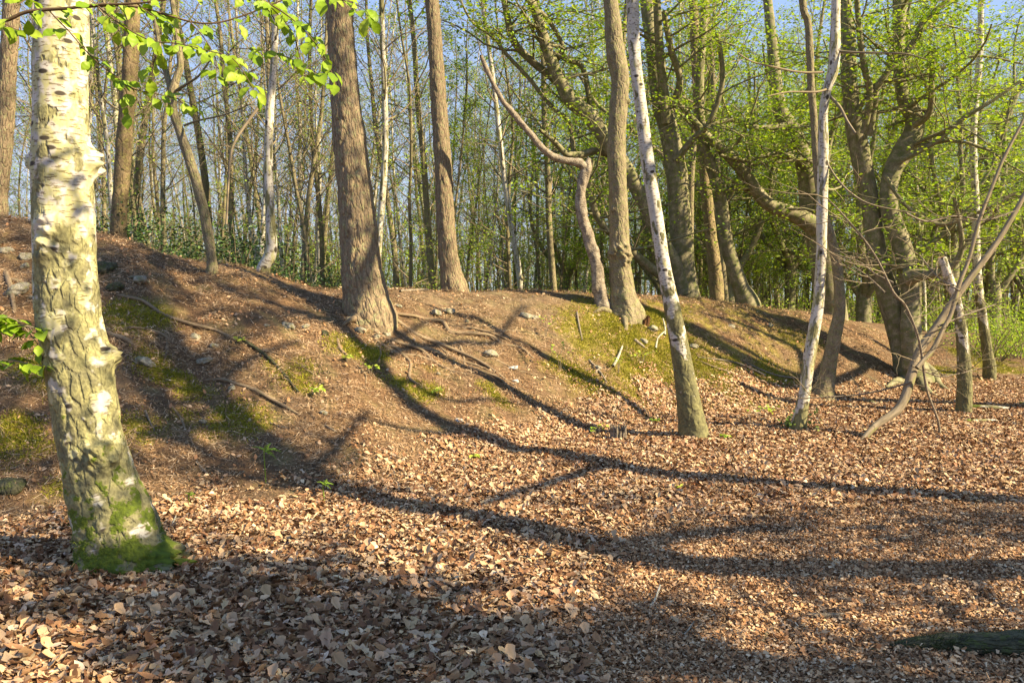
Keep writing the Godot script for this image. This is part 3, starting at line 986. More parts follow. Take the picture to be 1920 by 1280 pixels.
	limb(t, "limb", [[1099, 318, 15], [1086, 306, 16], [1053, 299, 13], [1026, 286, 12], [993, 249, 12], [959, 208, 11], [942, 188, 10], [919, 144, 9], [905, 112, 8], [901, 104, 4]], -ground(1131, 574).z, -ground(1131, 574).z - 0.4, "dead_wood", 14, "rough")
	# white leaning birch in the middle
	var g2 := ground(1300, 822)
	t = hero("birch_tree", "leaning white birch with a dark rugged foot in the middle of the glade", "tree",
		[[1302, 826, 56], [1292, 760, 45], [1283, 700, 38], [1265, 600, 31], [1245, 500, 27], [1230, 400, 25], [1214, 300, 24], [1202, 200, 22], [1190, 100, 22], [1186, 0, 23]], -g2.z, 72, 0.022, {"kind": "birch", "seed": 10.0, "length": 6.4, "flare": 0.2, "lobes": 4, "rough_to": 1.3}, "birch_slim", 9.0, 16)
	var g3 := ground(1497, 808)
	t = hero("birch_tree", "slim cream birch with ivy round its foot", "tree",
		[[1496, 812, 33], [1500, 786, 25], [1509, 735, 21], [1518, 670, 23], [1527, 618, 22], [1535, 568, 20], [1540, 484, 19], [1541, 430, 19], [1544, 300, 20], [1544, 220, 17], [1551, 170, 16], [1562, 134, 20], [1566, 90, 20], [1567, 50, 17], [1568, 0, 16]], -g3.z, 56, 0.022, {"kind": "birch", "seed": 12.0, "length": 6.0, "flare": 0.25, "rough_to": 0.5}, "birch_pale", 8.0, 14)
	for b in [[[1556, 165, 5], [1530, 172, 4], [1480, 172, 3], [1440, 180, 2]], [[1562, 95, 6], [1600, 98, 5], [1650, 99, 4], [1700, 101, 3], [1740, 112, 2]], [[1545, 135, 5], [1500, 135, 4], [1450, 125, 4], [1410, 115, 3], [1385, 100, 2]], [[1556, 180, 6], [1575, 200, 6], [1590, 228, 5], [1605, 250, 4]], [[1548, 300, 5], [1570, 335, 4], [1600, 365, 4], [1640, 385, 3], [1720, 400, 2]]]:
		limb(t, "twig", b, -g3.z, -g3.z - 0.5, "twig_bark", 6)
	var g4 := ground(1546, 742)
	t = hero("oak_tree", "brown kinked stem close behind the slim cream birch", "tree",
		[[1543, 748, 42], [1549, 715, 30], [1560, 660, 26], [1570, 610, 22], [1575, 575, 21], [1571, 505, 18], [1558, 440, 15], [1546, 400, 14], [1533, 330, 13], [1527, 230, 13], [1522, 170, 13], [1519, 100, 14], [1515, 40, 13], [1505, 0, 13]], -g4.z, 40, 0.035, {"kind": "rough", "seed": 13.0, "flare": 0.3, "tile": 0.6, "burls": [[1.75, 2.4, 0.06, 0.05]]}, "oak_bark", 8.0, 14)
	root(t, [[1548, 742, 20], [1562, 750, 18], [1574, 758, 12]], 0.5, "mossy_bark")
	var g5 := ground(1807, 774)
	t = hero("broken_birch_tree", "snapped dead birch with flaking bark standing right of the beech", "tree", [[1807, 778, 30], [1809, 740, 27], [1809, 700, 26], [1805, 635, 22], [1795, 568, 17], [1786, 540, 18], [1777, 515, 18], [1769, 490, 16], [1767, 482, 15]], -g5.z, 44, 0.025, {"kind": "birch", "seed": 14.0, "length": 6.0, "rough_to": 1.4, "cap": true, "cap_color": Color(0.6, 0.3, 0.2)}, "birch_slim", 0.0)
	t = hero("birch_tree", "dark-footed birch behind the snapped birch at the right", "tree", [[1856, 690, 24], [1852, 660, 19], [1844, 601, 17], [1835, 540, 16], [1831, 467, 14], [1830, 380, 13], [1826, 250, 12], [1838, 100, 11], [1840, 0, 10]], 15.5, 26, 0.06, {"kind": "birch", "seed": 15.0, "length": 6.5, "rough_to": 1.2}, "birch_slim", 7.0, 12)
	# bare leaning branch in front of the beech
	var g6 := ground(1617, 828)
	var d6 := -g6.z
	t = thing("leaning_branch", "bare grey leaning branch with spreading twigs in front of the beech", "branch", g6)
	limb(t, "stem", [[1614, 830, 12], [1632, 808, 13], [1649, 793, 14], [1683, 769, 16], [1699, 740, 17], [1709, 705, 18], [1716, 680, 17], [1730, 649, 16], [1760, 608, 15], [1790, 561, 14], [1831, 507, 12], [1868, 457, 11], [1901, 403, 10], [1940, 330, 8], [1990, 230, 6]], d6, d6 + 0.8, "twig_bark", 14)
	limb(t, "branch", [[1720, 690, 9], [1735, 672, 9], [1750, 655, 9], [1770, 615, 8], [1784, 588, 8], [1800, 530, 8], [1817, 487, 7], [1838, 410, 7], [1864, 343, 6], [1885, 292, 6], [1918, 228, 5], [1950, 150, 4]], d6 + 0.05, d6 + 0.5, "twig_bark", 10)
	var TW := rules("slender"); TW.leaf_n = 0.0; TW.wig = [0.1, 0.16, 0.2]
	limb(t, "branch", [[1762, 824, 5], [1760, 790, 5], [1740, 736, 5], [1732, 690, 5], [1727, 652, 5], [1717, 615, 5], [1697, 571, 5], [1676, 548, 5], [1646, 487, 4], [1619, 447, 4], [1579, 400, 3], [1550, 370, 2]], d6 + 0.3, d6 - 0.3, "dead_wood", 8, "smooth", {"count": 22, "G": TW, "len": 0.6})
	for b in [[[1710, 716, 4], [1660, 730, 3], [1616, 739, 3], [1560, 744, 3], [1515, 746, 2], [1440, 748, 2]], [[1676, 530, 4], [1640, 512, 3], [1610, 490, 3], [1560, 475, 2]], [[1660, 548, 3], [1630, 520, 3], [1600, 500, 2], [1570, 495, 2]], [[1760, 612, 4], [1800, 595, 3], [1840, 580, 3], [1870, 570, 2]], [[1710, 685, 3], [1760, 705, 3], [1800, 700, 2], [1840, 690, 2]], [[1800, 545, 4], [1760, 520, 3], [1725, 478, 3]], [[1700, 400, 4], [1740, 415, 4], [1790, 405, 3], [1850, 412, 3], [1905, 395, 2]]]:
		limb(t, "twig", b, d6 + 0.2, d6 + 0.6, "dead_wood", 6, "smooth", {"count": 8, "G": TW, "len": 0.4})
	part("twigs", (TW.wood as MB).mesh(t.position), M.twig_bark, t, "stuff")

func build_beeches() -> void:
	# the great beech on the right
	var t := hero("beech_tree", "great smooth grey beech with two curving stems at the right", "tree",
		[[1712, 715, 66], [1705, 680, 52], [1694, 640, 47], [1676, 580, 44], [1650, 500, 36], [1640, 440, 32], [1632, 380, 31], [1618, 310, 34], [1606, 250, 36], [1598, 200, 31], [1592, 140, 28], [1592, 80, 26], [1586, 0, 20]], -ground(1706, 706).z, 60, 0.05, {"seed": 16.0, "flare": 0.25, "lobes": 5, "tile": 1.2, "rep": 2}, "beech_bark", 6.0)
	var G := rules("beech")
	G.leaf_n = 4.5
	limb(t, "limb", [[1712, 690, 40], [1709, 620, 36], [1708, 560, 32], [1700, 490, 34], [1684, 440, 33], [1668, 390, 32], [1668, 350, 31], [1676, 315, 34], [1697, 280, 38], [1715, 245, 34], [1714, 220, 32], [1698, 190, 26], [1690, 160, 22], [1686, 90, 20], [1688, 0, 25], [1690, -120, 20]], 14.35, 14.9, "beech_bark", 26, "smooth", {"count": 12, "G": G, "from": 0.5, "len": 1.4})
	for b in [[[1700, 520, 34], [1718, 516, 28], [1740, 515, 17], [1765, 510, 14], [1790, 494, 12], [1804, 465, 11], [1800, 420, 9], [1790, 370, 7]], [[1630, 255, 14], [1640, 200, 13], [1645, 165, 12], [1676, 121, 12], [1710, 84, 11], [1730, 44, 10], [1777, 0, 9], [1830, -60, 7]], [[1620, 250, 14], [1632, 180, 12], [1622, 130, 12], [1612, 60, 11], [1606, -20, 9]],
			[[1714, 235, 12], [1735, 222, 12], [1746, 200, 11], [1748, 145, 10], [1752, 90, 8]], [[1690, 300, 12], [1722, 285, 10], [1760, 262, 9], [1810, 220, 8], [1860, 190, 6], [1930, 140, 5]], [[1660, 330, 8], [1700, 385, 8], [1760, 420, 8], [1830, 400, 6], [1910, 360, 5]], [[1600, 230, 8], [1640, 160, 7], [1700, 150, 6], [1760, 130, 6], [1830, 105, 5], [1920, 120, 3]]]:
		limb(t, "limb", b, 14.3, 13.6, "beech_bark", 12, "smooth", {"count": 9, "G": G, "from": 0.25, "len": 1.1})
	part("branches", (G.wood as MB).mesh(t.position), M.beech_bark, t, "stuff")
	part("crown", (G.leaf as MB).mesh(t.position), M.far_leaf, t, "stuff")
	for r in [[[1732, 690, 26], [1746, 706, 18], [1762, 722, 13], [1790, 738, 8]], [[1722, 715, 22], [1736, 732, 16], [1750, 742, 10], [1768, 748, 6]], [[1690, 712, 20], [1675, 722, 12], [1660, 728, 6]]]:
		root(t, r, 0.6, "beech_bark")
	# the dark many-limbed beech behind the burred trunk
	t = hero("beech_tree", "dark many-limbed beech behind the white leaning birch", "tree",
		[[1288, 562, 50], [1284, 520, 42], [1277, 430, 42], [1272, 350, 40], [1258, 260, 36], [1240, 190, 34], [1228, 120, 28], [1220, 60, 24], [1212, 0, 23]], 16.5, 36, 0.08, {"seed": 17.0, "flare": 0.3, "tile": 1.2, "rep": 2, "sink": 0.5}, "beech_bark", 6.0)
	G = rules("beech")
	G.leaf_n = 4.0
	for b in [[[1282, 550, 30], [1262, 490, 28], [1222, 415, 26], [1185, 335, 28], [1145, 275, 30], [1105, 217, 31], [1070, 188, 28], [1050, 151, 25], [1030, 105, 22], [1009, 34, 19], [996, 0, 17], [975, -80, 12]],
			[[1278, 535, 20], [1234, 512, 18], [1200, 485, 16], [1160, 450, 14], [1125, 415, 13], [1108, 370, 12], [1104, 335, 9], [1112, 300, 7]],
			[[1160, 295, 15], [1117, 283, 13], [1093, 289, 13], [1063, 289, 12], [1043, 269, 10], [1020, 249, 8], [1012, 244, 5]],
			[[1076, 285, 9], [1066, 228, 8], [1043, 208, 8], [1016, 178, 8], [993, 148, 7], [949, 101, 7], [925, 70, 6], [888, 44, 5], [868, 10, 4], [850, -40, 3]],
			[[1107, 200, 11], [1093, 128, 9], [1060, 111, 8], [1026, 91, 7], [1000, 60, 5], [980, 10, 4]], [[1080, 192, 14], [1040, 150, 15], [993, 111, 14], [962, 74, 13], [949, 20, 12], [940, -30, 10]], [[1036, 120, 14], [1055, 90, 9], [1030, 40, 8], [990, 0, 7]],
			[[1250, 230, 20], [1242, 150, 18], [1236, 80, 16], [1232, 0, 15], [1230, -80, 12]], [[1262, 200, 16], [1275, 150, 13], [1258, 90, 12], [1245, 20, 10]], [[1268, 300, 14], [1300, 260, 12], [1330, 230, 10], [1355, 150, 9], [1345, 60, 8]]]:
		limb(t, "limb", b, 16.3, 15.4, "beech_bark", 12, "smooth", {"count": 8, "G": G, "from": 0.35, "len": 1.2})
	part("branches", (G.wood as MB).mesh(t.position), M.beech_bark, t, "stuff")
	part("crown", (G.leaf as MB).mesh(t.position), M.far_leaf, t, "stuff")
	# beeches between the cream birch and the dark beech
	t = hero("beech_tree", "shadowed beech trunk with a long low limb behind the slim cream birch", "tree", [[1560, 600, 56], [1552, 520, 50], [1538, 440, 52], [1524, 400, 46], [1512, 319, 34], [1488, 249, 30], [1461, 198, 26], [1450, 100, 20], [1440, 0, 16]], 17.5, 32, 0.09, {"seed": 18.0, "flare": 0.3, "tile": 1.2, "rep": 2, "sink": 0.5}, "beech_bark", 6.0)
	G = rules("beech")
	G.leaf_n = 4.5
	for b in [[[1530, 425, 36], [1490, 402, 30], [1455, 390, 26], [1428, 370, 24], [1394, 322, 22], [1364, 289, 20], [1330, 259, 16], [1300, 225, 12], [1270, 190, 8]], [[1480, 235, 14], [1420, 240, 10], [1370, 225, 8], [1320, 240, 5]], [[1505, 300, 14], [1450, 290, 10], [1400, 300, 7], [1350, 290, 5]], [[1530, 410, 18], [1545, 330, 14], [1560, 250, 10], [1590, 180, 7]]]:
		limb(t, "limb", b, 17.3, 16.6, "beech_bark", 12, "smooth", {"count": 10, "G": G, "from": 0.2, "len": 1.2})
	part("branches", (G.wood as MB).mesh(t.position), M.beech_bark, t, "stuff")
	part("crown", (G.leaf as MB).mesh(t.position), M.far_leaf, t, "stuff")
	hero("beech_tree", "leaning dark trunk with a split foot on the right crest", "tree", [[1402, 572, 40], [1390, 540, 28], [1376, 500, 26], [1361, 450, 25], [1352, 380, 24], [1340, 330, 22], [1320, 270, 19], [1312, 180, 16], [1318, 60, 14], [1322, 0, 13]], 17.0, 26, 0.09, {"seed": 19.0, "flare": 0.5, "tile": 1.2, "sink": 0.4}, "beech_bark", 6.0, 16)
	hero("pine_tree", "pinkish pine trunk between the dark beeches", "tree", [[1345, 565, 28], [1340, 500, 24], [1332, 430, 22], [1322, 330, 20], [1310, 200, 18], [1300, 0, 16]], 19.5, 26, 0.1, {"kind": "rough", "seed": 20.0, "tile": 0.9, "sink": 0.8, "color": Color(1.25, 0.92, 0.8)}, "oak_bark", 8.0, 10)
	# crown beeches filling the wood on the right
	var spots := [[1380, 24.0, 0], [1620, 23.5, 1], [1790, 23.0, 2], [1480, 26.0, 2], [1700, 26.0, 0], [1860, 26.5, 1], [1250, 27.0, 1], [1330, 32.0, 0], [1560, 32.0, 1], [1740, 33.0, 2], [1920, 33.0, 0], [1060, 33.0, 2], [1150, 38.0, 0], [1420, 38.0, 1], [1650, 40.0, 2], [1850, 40.0, 1]]
	var grp := "spreading beeches in the wood behind the right bank"
	var protos := []
	for k in 3:
		protos.append(spreading("spreading_beech_tree", "spreading beech with layered new leaves behind the right bank", grp, [11.0, 12.0, 10.0][k], [0.2, 0.23, 0.17][k], [4, 4, 4][k], [8.0, 9.0, 8.0][k], [2.0, 1.4, 2.6][k]))
	for k in spots.size():
		var s: Array = spots[k]
		var x: float = (s[0] - 960.0) / F * s[1]
		var at := gp(x, -s[1])
		var o: Node3D
		if k == 0: o = protos[0]
		elif k == 1: o = protos[1]
		elif k == 2: o = protos[2]
		else: o = copy(protos[s[2]], at, 0, 1)
		o.position = at
		o.rotation.y = k * 2.39
		o.set_meta("label", "spreading beech in new leaf, %s, %s" % ["nearer" if s[1] < 25.0 else ("farther back" if s[1] < 35.0 else "far back"), place_of(s[0])])
		var q := rng.randf_range(0.85, 1.15)
		o.scale = Vector3(q, q, q)

# ------------------------------------------------------------------ the wood behind
func place_of(u: float) -> String:
	for q in [[60, "beyond the left edge of the near birch"], [240, "between the near birch and the orange pine"], [400, "behind the crooked young tree"], [500, "left of the leaning birch on the left crest"], [620, "just left of the stout pine"], [740, "just right of the stout pine"], [830, "left of the slimmer pine"], [940, "right of the slimmer pine"], [1080, "left of the dead barkless stem"], [1180, "behind the burred trunk"], [1290, "behind the dark many-limbed beech"], [1420, "behind the right crest"], [1560, "behind the slim cream birch"], [1720, "behind the great beech"], [1830, "behind the snapped birch"]]:
		if u < q[0]: return q[1]
	return "near the right edge"

func build_background() -> void:
	var kinds := []
	var g1 := "slender birches in the wood behind the bank"
	var g2 := "slender brown trees in the wood behind the bank"
	for k in 3:
		kinds.append(slender("slender_birch_tree", "slender pale birch in the thin wood behind the bank", g1, [13.0, 15.0, 11.0][k], [0.075, 0.085, 0.06][k], "birch_pale", [1.2, 0.8, 1.8][k], 34, [0.04, -0.06, 0.12][k], 0.3))
	for k in 4:
		kinds.append(slender("slender_tree", "slender brown-stemmed tree in the thin wood behind the bank", g2, [14.0, 16.0, 12.0, 10.0][k], [0.085, 0.11, 0.07, 0.05][k], "oak_bark", [0.8, 0.8, 1.8, 2.5][k], 38, [0.02, -0.03, 0.06, -0.1][k], [0.3, 0.35, 0.2, 0.12][k]))
	for k in 3:
		kinds.append(slender("leafy_tree", "slender tree in new leaf in the thin wood behind the bank", "slender trees in new leaf behind the bank", [12.0, 14.0, 9.0][k], [0.07, 0.09, 0.05][k], "oak_bark", [6.0, 5.0, 9.0][k], 36, [0.05, -0.04, -0.1][k], [0.15, 0.25, 0.1][k]))
	var count := 0
	var first := {}
	var tries := 0
	while count < 370 and tries < 3000:
		tries += 1
		var u := rng.randf_range(-250, 2150)
		var d := lerpf(15.5, 62.0, pow(rng.randf(), 0.8))
		var x := (u - 960.0) / F * d
		if d < col_at(x / d)[1] + 5.5: continue
		if u > 1450 and d < 24.0 and rng.randf() < 0.7: continue
		var k := rng.randi() % 7
		if rng.randf() < (0.12 if u < 640.0 else (0.3 if u < 1000.0 else 0.6)): k = 7 + rng.randi() % 3
		var at := gp(x, -d)
		var o: Node3D
		if not first.has(k):
			o = kinds[k]; first[k] = true
		else:
			o = copy(kinds[k], at, 0, 1)
		o.position = at
		o.rotation.y = rng.randf() * TAU
		var s := rng.randf_range(0.75, 1.25)
		o.scale = Vector3(s, s * rng.randf_range(0.9, 1.15), s)
		o.set_meta("label", "%s, %s, %s" % ["slender pale birch" if k < 3 else ("slender brown tree" if k < 7 else "slender tree in new leaf"), "nearer" if d < 28.0 else ("farther back" if d < 42.0 else "far back"), place_of(u)])
		count += 1
	# understorey
	var g3 := "holly bushes behind the left bank"
	var holly := shrub("holly_bush", "dark glossy holly bush behind the left bank", g3, 2.4, 1.6, 5200, HOLLY, "holly_leaf", 0.06)
	var hs := [[270, 15.0, 0.9], [330, 17.0, 1.1], [420, 16.0, 1.0], [470, 18.0, 0.9], [545, 17.5, 0.9], [590, 20.0, 1.0], [230, 19.0, 1.2], [760, 21.0, 0.8], [700, 24.0, 1.1], [380, 22.0, 1.4], [500, 25.0, 1.4], [620, 27.0, 1.3], [130, 20.0, 1.2], [1060, 24.0, 1.0], [960, 27.0, 1.2]]
	for k in hs.size():
		var h: Array = hs[k]
		var at := gp((h[0] - 960.0) / F * h[1], -h[1])
		var o := holly if k == 0 else copy(holly, at, 0, 1)
		o.position = at; o.rotation.y = k * 1.7; o.scale = Vector3.ONE * h[2]
		o.set_meta("label", "dark glossy holly bush, %s, %s" % ["nearer" if h[1] < 19.0 else "farther back", place_of(h[0])])
	var g4 := "bright green bushes in the understorey"
	var bush := shrub("green_bush", "bright green leafy bush in the understorey behind the bank", g4, 1.9, 1.7, 2400, FRESH, "far_leaf", 0.06)
	var bs := [[900, 19.0, 0.9], [1000, 19.5, 0.9], [1090, 20.0, 0.8], [650, 20.0, 0.8], [780, 24.0, 1.0], [870, 26.0, 1.1], [1180, 22.0, 0.9], [1440, 22.0, 0.8], [1480, 26.0, 1.0], [1590, 25.0, 0.9], [1560, 30.0, 1.2], [1860, 17.5, 0.72], [1915, 18.0, 0.8], [1790, 23.0, 0.8], [1960, 20.0, 0.9], [1700, 27.0, 1.0], [560, 30.0, 1.3], [300, 28.0, 1.3], [420, 32.0, 1.4], [1250, 30.0, 1.3], [1350, 27.0, 1.0]]
	for k in bs.size():
		var h: Array = bs[k]
		var at := gp((h[0] - 960.0) / F * h[1], -h[1])
		var o := bush if k == 0 else copy(bush, at, 0, 1)
		o.position = at; o.rotation.y = k * 2.1; o.scale = Vector3.ONE * h[2]
		o.set_meta("label", "bright green leafy bush, %s, %s" % ["nearer" if h[1] < 22.0 else "farther back", place_of(h[0])])
	# the far wood that reads as one mass
	var fm := MB.new()
	for k in 7:
		var p := Vector3(rng.randf_range(-3, 3), -1, rng.randf_range(-3, 3))
		var pts := []
		var rad := []
		for j in 6:
			pts.append(p + Vector3(rng.randfn() * 0.25, j * 2.2, rng.randfn() * 0.25)); rad.append(lerpf(0.12, 0.02, j / 5.0))
		fm.tube(pts, rad, 4, Color(0.2, 0.16, 0.1))
		for q in 220:
			var c := p + Vector3(rng.randfn() * 1.3, rng.randf_range(0.5, 9.0), rng.randfn() * 1.3)
			var ld := Vector3(rng.randfn(), rng.randfn() * 0.5, rng.randfn()).normalized()
			var up := Vector3(rng.randfn() * 0.5, 1, rng.randfn() * 0.5).normalized()
			var c0: Color = FRESH[rng.randi() % 5]
			fm.leaf2(c, ld, (up - ld * up.dot(ld)).normalized(), rng.randf_range(0.1, 0.22), c0 * 0.8)
	var mm := MultiMesh.new()
	mm.transform_format = MultiMesh.TRANSFORM_3D
	mm.mesh = fm.mesh()
	mm.instance_count = 190
	for k in 190:
		var d := rng.randf_range(62, 120)
		var a := rng.randf_range(-0.85, 0.95)
		mm.set_instance_transform(k, Transform3D(Basis(Vector3.UP, rng.randf() * TAU).scaled(Vector3.ONE * rng.randf_range(0.7, 1.1)), gp(a * d, -d)))
	var far := MultiMeshInstance3D.new()
	far.name = "far_wood"
	far.multimesh = mm
	far.material_override = M.far_leaf
	add_child(far)
	tag(far, "far thin wood seen as a green and brown haze between the trunks", "wood", "", "stuff")

# trees out of the picture to the right: their trunks and crowns cast the long bands and the dapple on the glade
func build_casters() -> void:
	var grp := "trees beyond the right edge whose shadows cross the glade"
	var rows := [[[[2250, 965], [1900, 942], [1500, 915], [1200, 888], [1000, 850], [880, 812], [780, 765], [735, 720], [690, 660], [640, 610], [590, 570], [500, 515]], 7.6, 0.165, "tall crooked tree beyond the right edge, casting the upper shadow band", 5.0, 26, 7.0, 0.6],
		[[[2300, 1080], [1900, 1073], [1600, 1072], [1300, 1062], [1150, 1038], [1000, 1005], [800, 962], [650, 928], [560, 890], [480, 820], [400, 740], [340, 660]], 6.8, 0.20, "tall crooked tree beyond the right edge, casting the middle shadow band", 5.0, 30, 8.0, 0.62],
		[[[1500, 1270], [1250, 1240], [1000, 1212], [850, 1195], [700, 1172], [520, 1135], [380, 1095]], 5.4, 0.17, "tree beyond the right edge, casting the lowest shadow band", 0.5, 14, 7.0, 0.5]]
	for r in rows:
		var pts := []
		var rad := []
		for q in r[0]:
			var g := ground(q[0], q[1])
			var k: float = (r[1] - g.x) / SUN_FROM.x
			pts.append(g + SUN_FROM * k)
			rad.append(r[2] * (1.0 - 0.035 * pts.size()))
		var foot := gp(pts[0].x, pts[0].z)
		pts.push_front(foot - Vector3(0, 0.3, 0)); rad.push_front(r[2] * 1.1)
		var sp := extend_up([pts, rad], r[4])
		var o := thing("glade_tree", r[3], "tree", foot, grp)
		part("trunk", trunk(sp[0], sp[1], 14, 0.3, {"kind": "rough", "seed": r[1], "tile": 0.7}).mesh(foot), M.oak_bark, o)
		var G := rules("slender")
		G.leaf_n = r[6]
		G.leaf_s = 0.10 if r[4] > 1.0 else 0.075
		var n: int = sp[0].size()
		for k in r[5]:
			var f := lerpf(n * r[7], n - 1.01, (k + rng.randf()) / r[5])
			var j := int(f)
			var az := rng.randf() * TAU
			grow(G, (sp[0][j] as Vector3).lerp(sp[0][j + 1], f - j), Vector3(cos(az), rng.randf_range(0.1, 0.7), sin(az)).normalized(), rng.randf_range(1.4, 3.0) if r[4] > 1.0 else rng.randf_range(0.8, 1.5), 0.03, 0)
		part("branches", (G.wood as MB).mesh(foot), M.twig_bark, o)
		part("crown", (G.leaf as MB).mesh(foot), M.far_leaf, o)
	# heavier limbs whose shadows branch over the bank, and leafy boughs that shade its left side and the foreground
	var limbs := [[0, [[735, 722], [690, 682], [724, 665], [781, 650], [855, 643], [922, 645], [936, 632], [959, 598], [985, 572]], 0.055], [0, [[740, 728], [768, 714], [801, 739], [858, 753], [925, 750], [976, 757], [1100, 776], [1240, 800]], 0.035], [0, [[1130, 876], [1040, 905], [960, 930], [880, 957]], 0.045], [0, [[880, 812], [790, 809], [707, 793], [620, 780]], 0.03], [0, [[640, 612], [571, 588], [504, 566], [447, 551], [400, 532]], 0.05], [0, [[690, 662], [760, 625], [800, 604], [850, 600]], 0.035],
		[1, [[560, 890], [620, 850], [660, 800], [690, 770]], 0.04], [1, [[480, 820], [400, 800], [330, 800], [270, 820]], 0.06], [1, [[400, 740], [440, 690], [500, 660], [560, 640]], 0.045], [1, [[340, 660], [290, 600], [230, 540], [170, 470]], 0.08], [1, [[1150, 1036], [1250, 1010], [1380, 995], [1500, 992]], 0.06], [2, [[850, 1195], [700, 1120], [560, 1085], [430, 1060]], 0.05], [2, [[700, 1172], [820, 1130], [900, 1110]], 0.035]]
	for q in limbs:
		var o: Node3D = get_node(["glade_tree", "glade_tree_001", "glade_tree_002"][q[0]])
		var plane: float = rows[q[0]][1]
		var pts := []
		var rad := []
		var k0: float = (plane - ground(q[1][0][0], q[1][0][1]).x) / SUN_FROM.x
		for j in q[1].size():
			pts.append(ground(q[1][j][0], q[1][j][1]) + SUN_FROM * (k0 + 0.05 * j))
			rad.append(1.7 * q[2] * (1.0 - 0.7 * j / q[1].size()))
		var sm := smooth_path(pts, rad, 0.15)
		var mb := MB.new()
		mb.tube(sm[0], sm[1], 7, Color.WHITE, 0.6)
		part("limb", mb.mesh(o.position), M.oak_bark, o)
	var boughs := [[40, 790, 0.7, 0.8], [30, 880, 0.6, 0.9], [10, 700, 0.6, 0.6], [110, 450, 0.8, 0.8], [220, 500, 0.8, 0.7], [320, 500, 0.5, 0.5], [290, 560, 0.5, 0.7], [200, 590, 0.5, 0.7], [330, 690, 0.5, 0.6], [410, 690, 0.45, 0.6], [430, 790, 0.5, 0.7], [330, 770, 0.45, 0.6], [250, 780, 0.4, 0.6], [540, 870, 0.5, 0.6], [300, 860, 0.45, 0.5], [470, 600, 0.35, 0.4], [560, 690, 0.35, 0.4], [620, 840, 0.4, 0.5], [430, 900, 0.4, 0.4], [60, 990, 0.45, 0.8], [130, 1040, 0.4, 0.7], [330, 990, 0.3, 0.5],
		[560, 1110, 0.3, 0.5], [1000, 1010, 0.3, 0.6], [1150, 1015, 0.3, 0.7], [1300, 1010, 0.35, 0.6], [1450, 1000, 0.4, 0.5], [1600, 1000, 0.4, 0.5], [1750, 990, 0.4, 0.5], [1880, 1000, 0.4, 0.5], [1750, 1130, 0.4, 0.5], [800, 1200, 0.3, 0.6], [350, 1180, 0.2, 0.4], [1250, 1230, 0.3, 0.5], [1000, 1250, 0.3, 0.6]]
	for q in boughs:
		var low: bool = q[1] > 950
		var o: Node3D = get_node("glade_tree_002" if low else "glade_tree_001")
		var g := ground(q[0], q[1])
		var c := g + SUN_FROM * (((6.6 if low else 7.4) - g.x) / SUN_FROM.x + rng.randf_range(-0.2, 0.2))
		var from := o.position + Vector3(0, minf(c.y * 0.8, 7.5 if not low else 4.8), 0)
		var bs := smooth_path([from, from.lerp(c, 0.5) + Vector3(0, 0.4, 0), c], [0.035, 0.02, 0.008], 0.3)
		var bw := MB.new()
		bw.tube(bs[0], bs[1], 5, Color.WHITE, 0.5)
		var bough := part("bough", bw.mesh(o.position), M.twig_bark, o)
		var lv := MB.new()
		for k in int((340.0 if low else 470.0) * q[2] * q[2] / 0.36 * q[3]):
			var at: Vector3 = c + Vector3(rng.randfn(), rng.randfn(), rng.randfn()) * q[2] * 0.55
			var ld := Vector3(rng.randfn(), rng.randfn() * 0.5, rng.randfn()).normalized()
			var up := Vector3(rng.randfn() * 0.6, 1, rng.randfn() * 0.6).normalized()
			lv.leaf2(at, ld, (up - ld * up.dot(ld)).normalized(), rng.randf_range(0.07, 0.13), FRESH[k % 5])
		part("leaves", lv.mesh(o.position), M.far_leaf, bough, "stuff")
	# a beech out of the picture on the right whose limbs rib the right slope with shadow
	var bt := gp(10.4, -11.0)
	var bo := thing("glade_beech_tree", "beech beyond the right edge, its limbs shading the right slope", "tree", bt, grp)
	part("trunk", trunk([bt - Vector3(0, 0.3, 0), bt + Vector3(-0.2, 2.5, 0), bt + Vector3(-0.4, 5.0, 0.2), bt + Vector3(-0.3, 9.0, 0.1)], [0.3, 0.24, 0.2, 0.08], 16, 0.3, {"seed": 3.3, "tile": 1.0, "flare": 0.3}).mesh(bt), M.beech_bark, bo)
	for q in [[[1498, 704], [1420, 668], [1350, 632], [1293, 605]], [[1500, 660], [1440, 628], [1380, 603], [1320, 588]], [[1450, 722], [1390, 690], [1330, 660], [1290, 640]], [[1560, 650], [1500, 622], [1440, 600], [1380, 585]], [[1620, 690], [1580, 660], [1540, 640]]]:
		var pts := [bt + Vector3(-0.35, 4.2, 0.2)]
		var rad := [0.12]
		for j in q.size():
			var g := ground(q[j][0], q[j][1])
			pts.append(g + SUN_FROM * maxf(2.4, (9.6 - g.x) / SUN_FROM.x)); rad.append(0.085 * (1.0 - 0.18 * j))
		var sm := smooth_path(pts, rad, 0.2)
		var mb := MB.new()
		mb.tube(sm[0], sm[1], 8, Color.WHITE, 0.6)
		part("limb", mb.mesh(bt), M.beech_bark, bo)
	var spots := [[14.5, 1.2, 0.16, 12.0, "slender tree far to the right, level with the camera", 4.0, 26, 0.35], [9.4, -0.1, 0.13, 8.0, "leafy young tree right of the camera, dappling the foreground", 11.0, 44, 0.3]]
	for k in spots.size():
		var s: Array = spots[k]
		var o := slender("glade_tree", s[4], grp, s[3], s[2], "oak_bark", s[5], s[6], rng.randf_range(-0.04, 0.04), s[7], 0.1)
		o.position = gp(s[0], -s[1])
		o.rotation.y = k * 1.3

